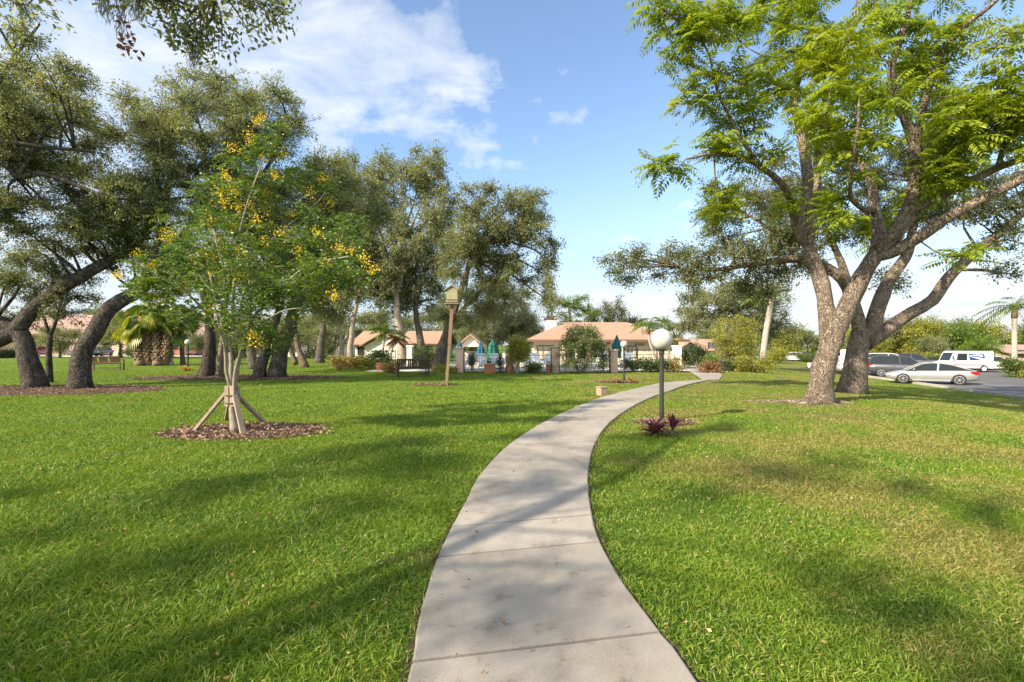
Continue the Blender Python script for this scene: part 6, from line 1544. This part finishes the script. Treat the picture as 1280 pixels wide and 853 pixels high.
car('silver two-door coupe parked nose to the lawn, nearest of the cars', ground_at(1161.5, 32.9), NF, silver, 'coupe', L_=4.75, W=1.8)
car('dark grey estate car with its tail to the lawn behind the coupe', ground_at(1126, 39.8), -NF, grey, 'suv', L_=4.6)
car('silver sedan mostly hidden by the oak trunk', ground_at(1082, 43.2), NF, silver, 'sedan')
car('white off-roader whose roof shows above the dark grey estate car', ground_at(1112, 52), -NF, wpaint, 'suv', L_=4.8)
car('dark car whose roof shows between the white off-roader and delivery truck', ground_at(1140, 52.5), -NF, grey, 'suv', L_=4.6)
car('white sedan half hidden behind the delivery truck', ground_at(1239, 51), Vector((.96, -.28, 0)), wpaint, 'sedan', L_=4.6)
car('dark blue car far off, left of the feathery tree trunk', ground_at(1005, 82), Vector((-1, .1, 0)), navy, 'sedan')
car('white sedan far off behind the hedge end', ground_at(990, 80), Vector((-1, .2, 0)), wpaint, 'sedan')
car('red car parked at the long beige house', ground_at(46, 69), Vector((-.3, 1, 0)), maroon, 'sedan', group='cars at the far houses')
car('dark blue car on the drive behind the slatted bench', ground_at(124, 66), Vector((.35, -1, 0)), navy, 'sedan', group='cars at the far houses')
car('dusty pink car parked before the dark carport', ground_at(246, 75.5), Vector((-.15, 1, 0)), pinkp, 'sedan', group='cars at the far houses')
# ---- mail truck
def box_truck(label, loc, fwd, L_, W, H, mail=True, nose=.8):
    o = thing('delivery_truck', loc, label, 'truck', None, math.atan2(fwd[1], fwd[0])); hl, hw = L_ / 2, W / 2
    pro = [(-hl, .38), (hl - .05, .38), (hl, .5), (hl, .88), (hl - nose * .75, 1.05), (hl - nose * 1.2, H - .12), (hl - nose * 1.4, H), (-hl + .06, H), (-hl, H - .06)]
    m = MB(); m.slab(pro, -hw, hw); m.build('body', wpaint, o)
    m = MB(); m.slab([(-hl - .03, .42), (-hl - .002, .42), (-hl - .002, H - .1), (-hl - .03, H - .1)], -hw * .92, hw * .92); m.build('rear_door', mat('shade grey rear door', (.40, .40, .40), (.34, .34, .34), 6, .5), o)  # grey puts the shade of the rear face into its colour
    m = MB(); a, b_ = (hl - nose * .78, 1.09), (hl - nose * 1.19, H - .16)
    m.add([(a[0] + .012, -hw * .9, a[1]), (a[0] + .012, hw * .9, a[1]), (b_[0] + .012, hw * .86, b_[1]), (b_[0] + .012, -hw * .86, b_[1])], [(0, 1, 2, 3)]); m.build('windscreen', carglass, o)
    for sg in (-1, 1):
        y = sg * (hw + .004); x0 = hl - nose * 1.45
        m = MB(); m.slab([(x0 - .85, 1.12), (x0, 1.12), (x0 - .08, H - .22), (x0 - .85, H - .22)], y - .003, y + .003); m.build('side_window', carglass, o)
        m = MB()
        for p, q in (((x0 - .95, .5), (x0 - .95, H - .12)), ((x0 + .08, .5), (x0 + .08, 1.1)), ((x0 - .95, H - .12), (x0 + .0, H - .12))): m.bar((p[0], y, p[1]), (q[0], y, q[1]), .03, .012)
        m.build('sliding_door', mat('door seam grey', (.28, .28, .28), None), o)
        if mail:
            dr = -sg    # so the eagle's head points to the nose of the truck seen from either side
            bx = -hl + .62
            blue_ = mat('postal blue', (.012, .045, .19), None, rough=.5); m = MB()
            sl_ = .12
            def P_(u, v): return (bx + u * 1.25 + sl_ * v, 1.13 + v * .62)
            m.slab([P_(0, 0), P_(1, 0), P_(1, 1), P_(0, 1)], y - .0035, y + .0035); bdg = m.build('emblem', blue_, o)
            m = MB(); m.slab([P_(.03, .06), P_(.30, .10), P_(.62, .36), P_(.88, .44), P_(.62, .50), P_(.30, .42), P_(.05, .30)], y - .005, y + .005); m.slab([P_(.10, .58), P_(.40, .68), P_(.80, .66), P_(.97, .60), P_(.97, .70), P_(.55, .88), P_(.12, .84)], y - .005, y + .005); m.build('eagle_head', whitep, bdg)
            m = MB(); m.box((-.1, y, .72), (L_ - 1.5, .006, .05)); m.build('red_stripe', mat('postal red', (.36, .02, .03), None, rough=.5), o)
            m = MB(); m.box((-.1, y, .655), (L_ - 1.5, .006, .05)); m.build('blue_stripe', blue_, o)
        for x in (-hl + .75, hl - .7):
            m = MB(); m.lathe([(.18, -.18 * sg), (.31, -.18 * sg), (.33, -.14 * sg), (.33, .01 * sg), (.30, .03 * sg), (.20, .03 * sg), (0, .02 * sg)], (x, sg * hw, .33), 24, axis='Y'); wh = m.build('wheel', tyre_m, o)
            m = MB(); m.lathe([(.19, 0), (.19, .012 * sg), (.08, .03 * sg), (0, .03 * sg)], (x, sg * (hw + .028), .33), 20, axis='Y'); m.build('rim', whitep, wh)
        m = MB(); m.box((hl + .01, sg * hw * .72, .72), (.05, .2, .15), bev=.02); m.build('headlight', clear_l, o)
        m = MB(); m.box((-hl - .02, sg * hw * .9, .95), (.05, .12, .2), bev=.02); m.build('tail_light', red_l, o)
        m = MB(); m.bar((hl - nose * 1.1, sg * hw, 1.25), (hl - nose * .9, sg * (hw + .28), 1.35), .03); m.box((hl - nose * .9, sg * (hw + .3), 1.4), (.06, .18, .3), bev=.02); m.build('mirror', black_trim, o)
    m = MB(); m.box((0, 0, .33), (L_ - .2, W * .8, .12)); m.build('chassis', black_trim, o)
    m = MB(); m.box((hl + .03, 0, .46), (.12, W * .95, .16), bev=.03); m.build('bumper', black_trim, o)
    return o
box_truck('white boxy mail delivery truck with a blue eagle emblem', ground_at(1202, 47.5), Vector((-.97, .25, 0)), 4.1, 1.8, 2.02)
box_truck('plain white van glimpsed between the two big trunks', ground_at(1047, 46), Vector((-.75, .66, 0)), 4.6, 1.9, 2.2, mail=False, nose=1.0)
GC = 'low bushes at the edge of the parking lot'
for px, Y, w, h, lm, lb in ((1268, 39.5, 40, 24, L_SHRUB, 'low leafy bush at the foot of the palm beyond the lot'), (1290, 38.5, 34, 20, L_YELLOW, 'yellowish bush next to the leafy bush at the palm foot'), (1165, 56, 40, 14, L_DKSHRUB, 'dark clipped hedge behind the dark car roof'), (1010, 76, 30, 12, L_SHRUB, 'green bush far off beside the blue car'), (975, 70, 34, 18, L_YELLOW, 'yellow-green bush beyond the hedge end'), (1150, 60, 50, 16, L_YELLOW, 'bright bush row behind the delivery truck')):
    shrub('bush', lb, px, Y, w, h, lm, GC, n=9)
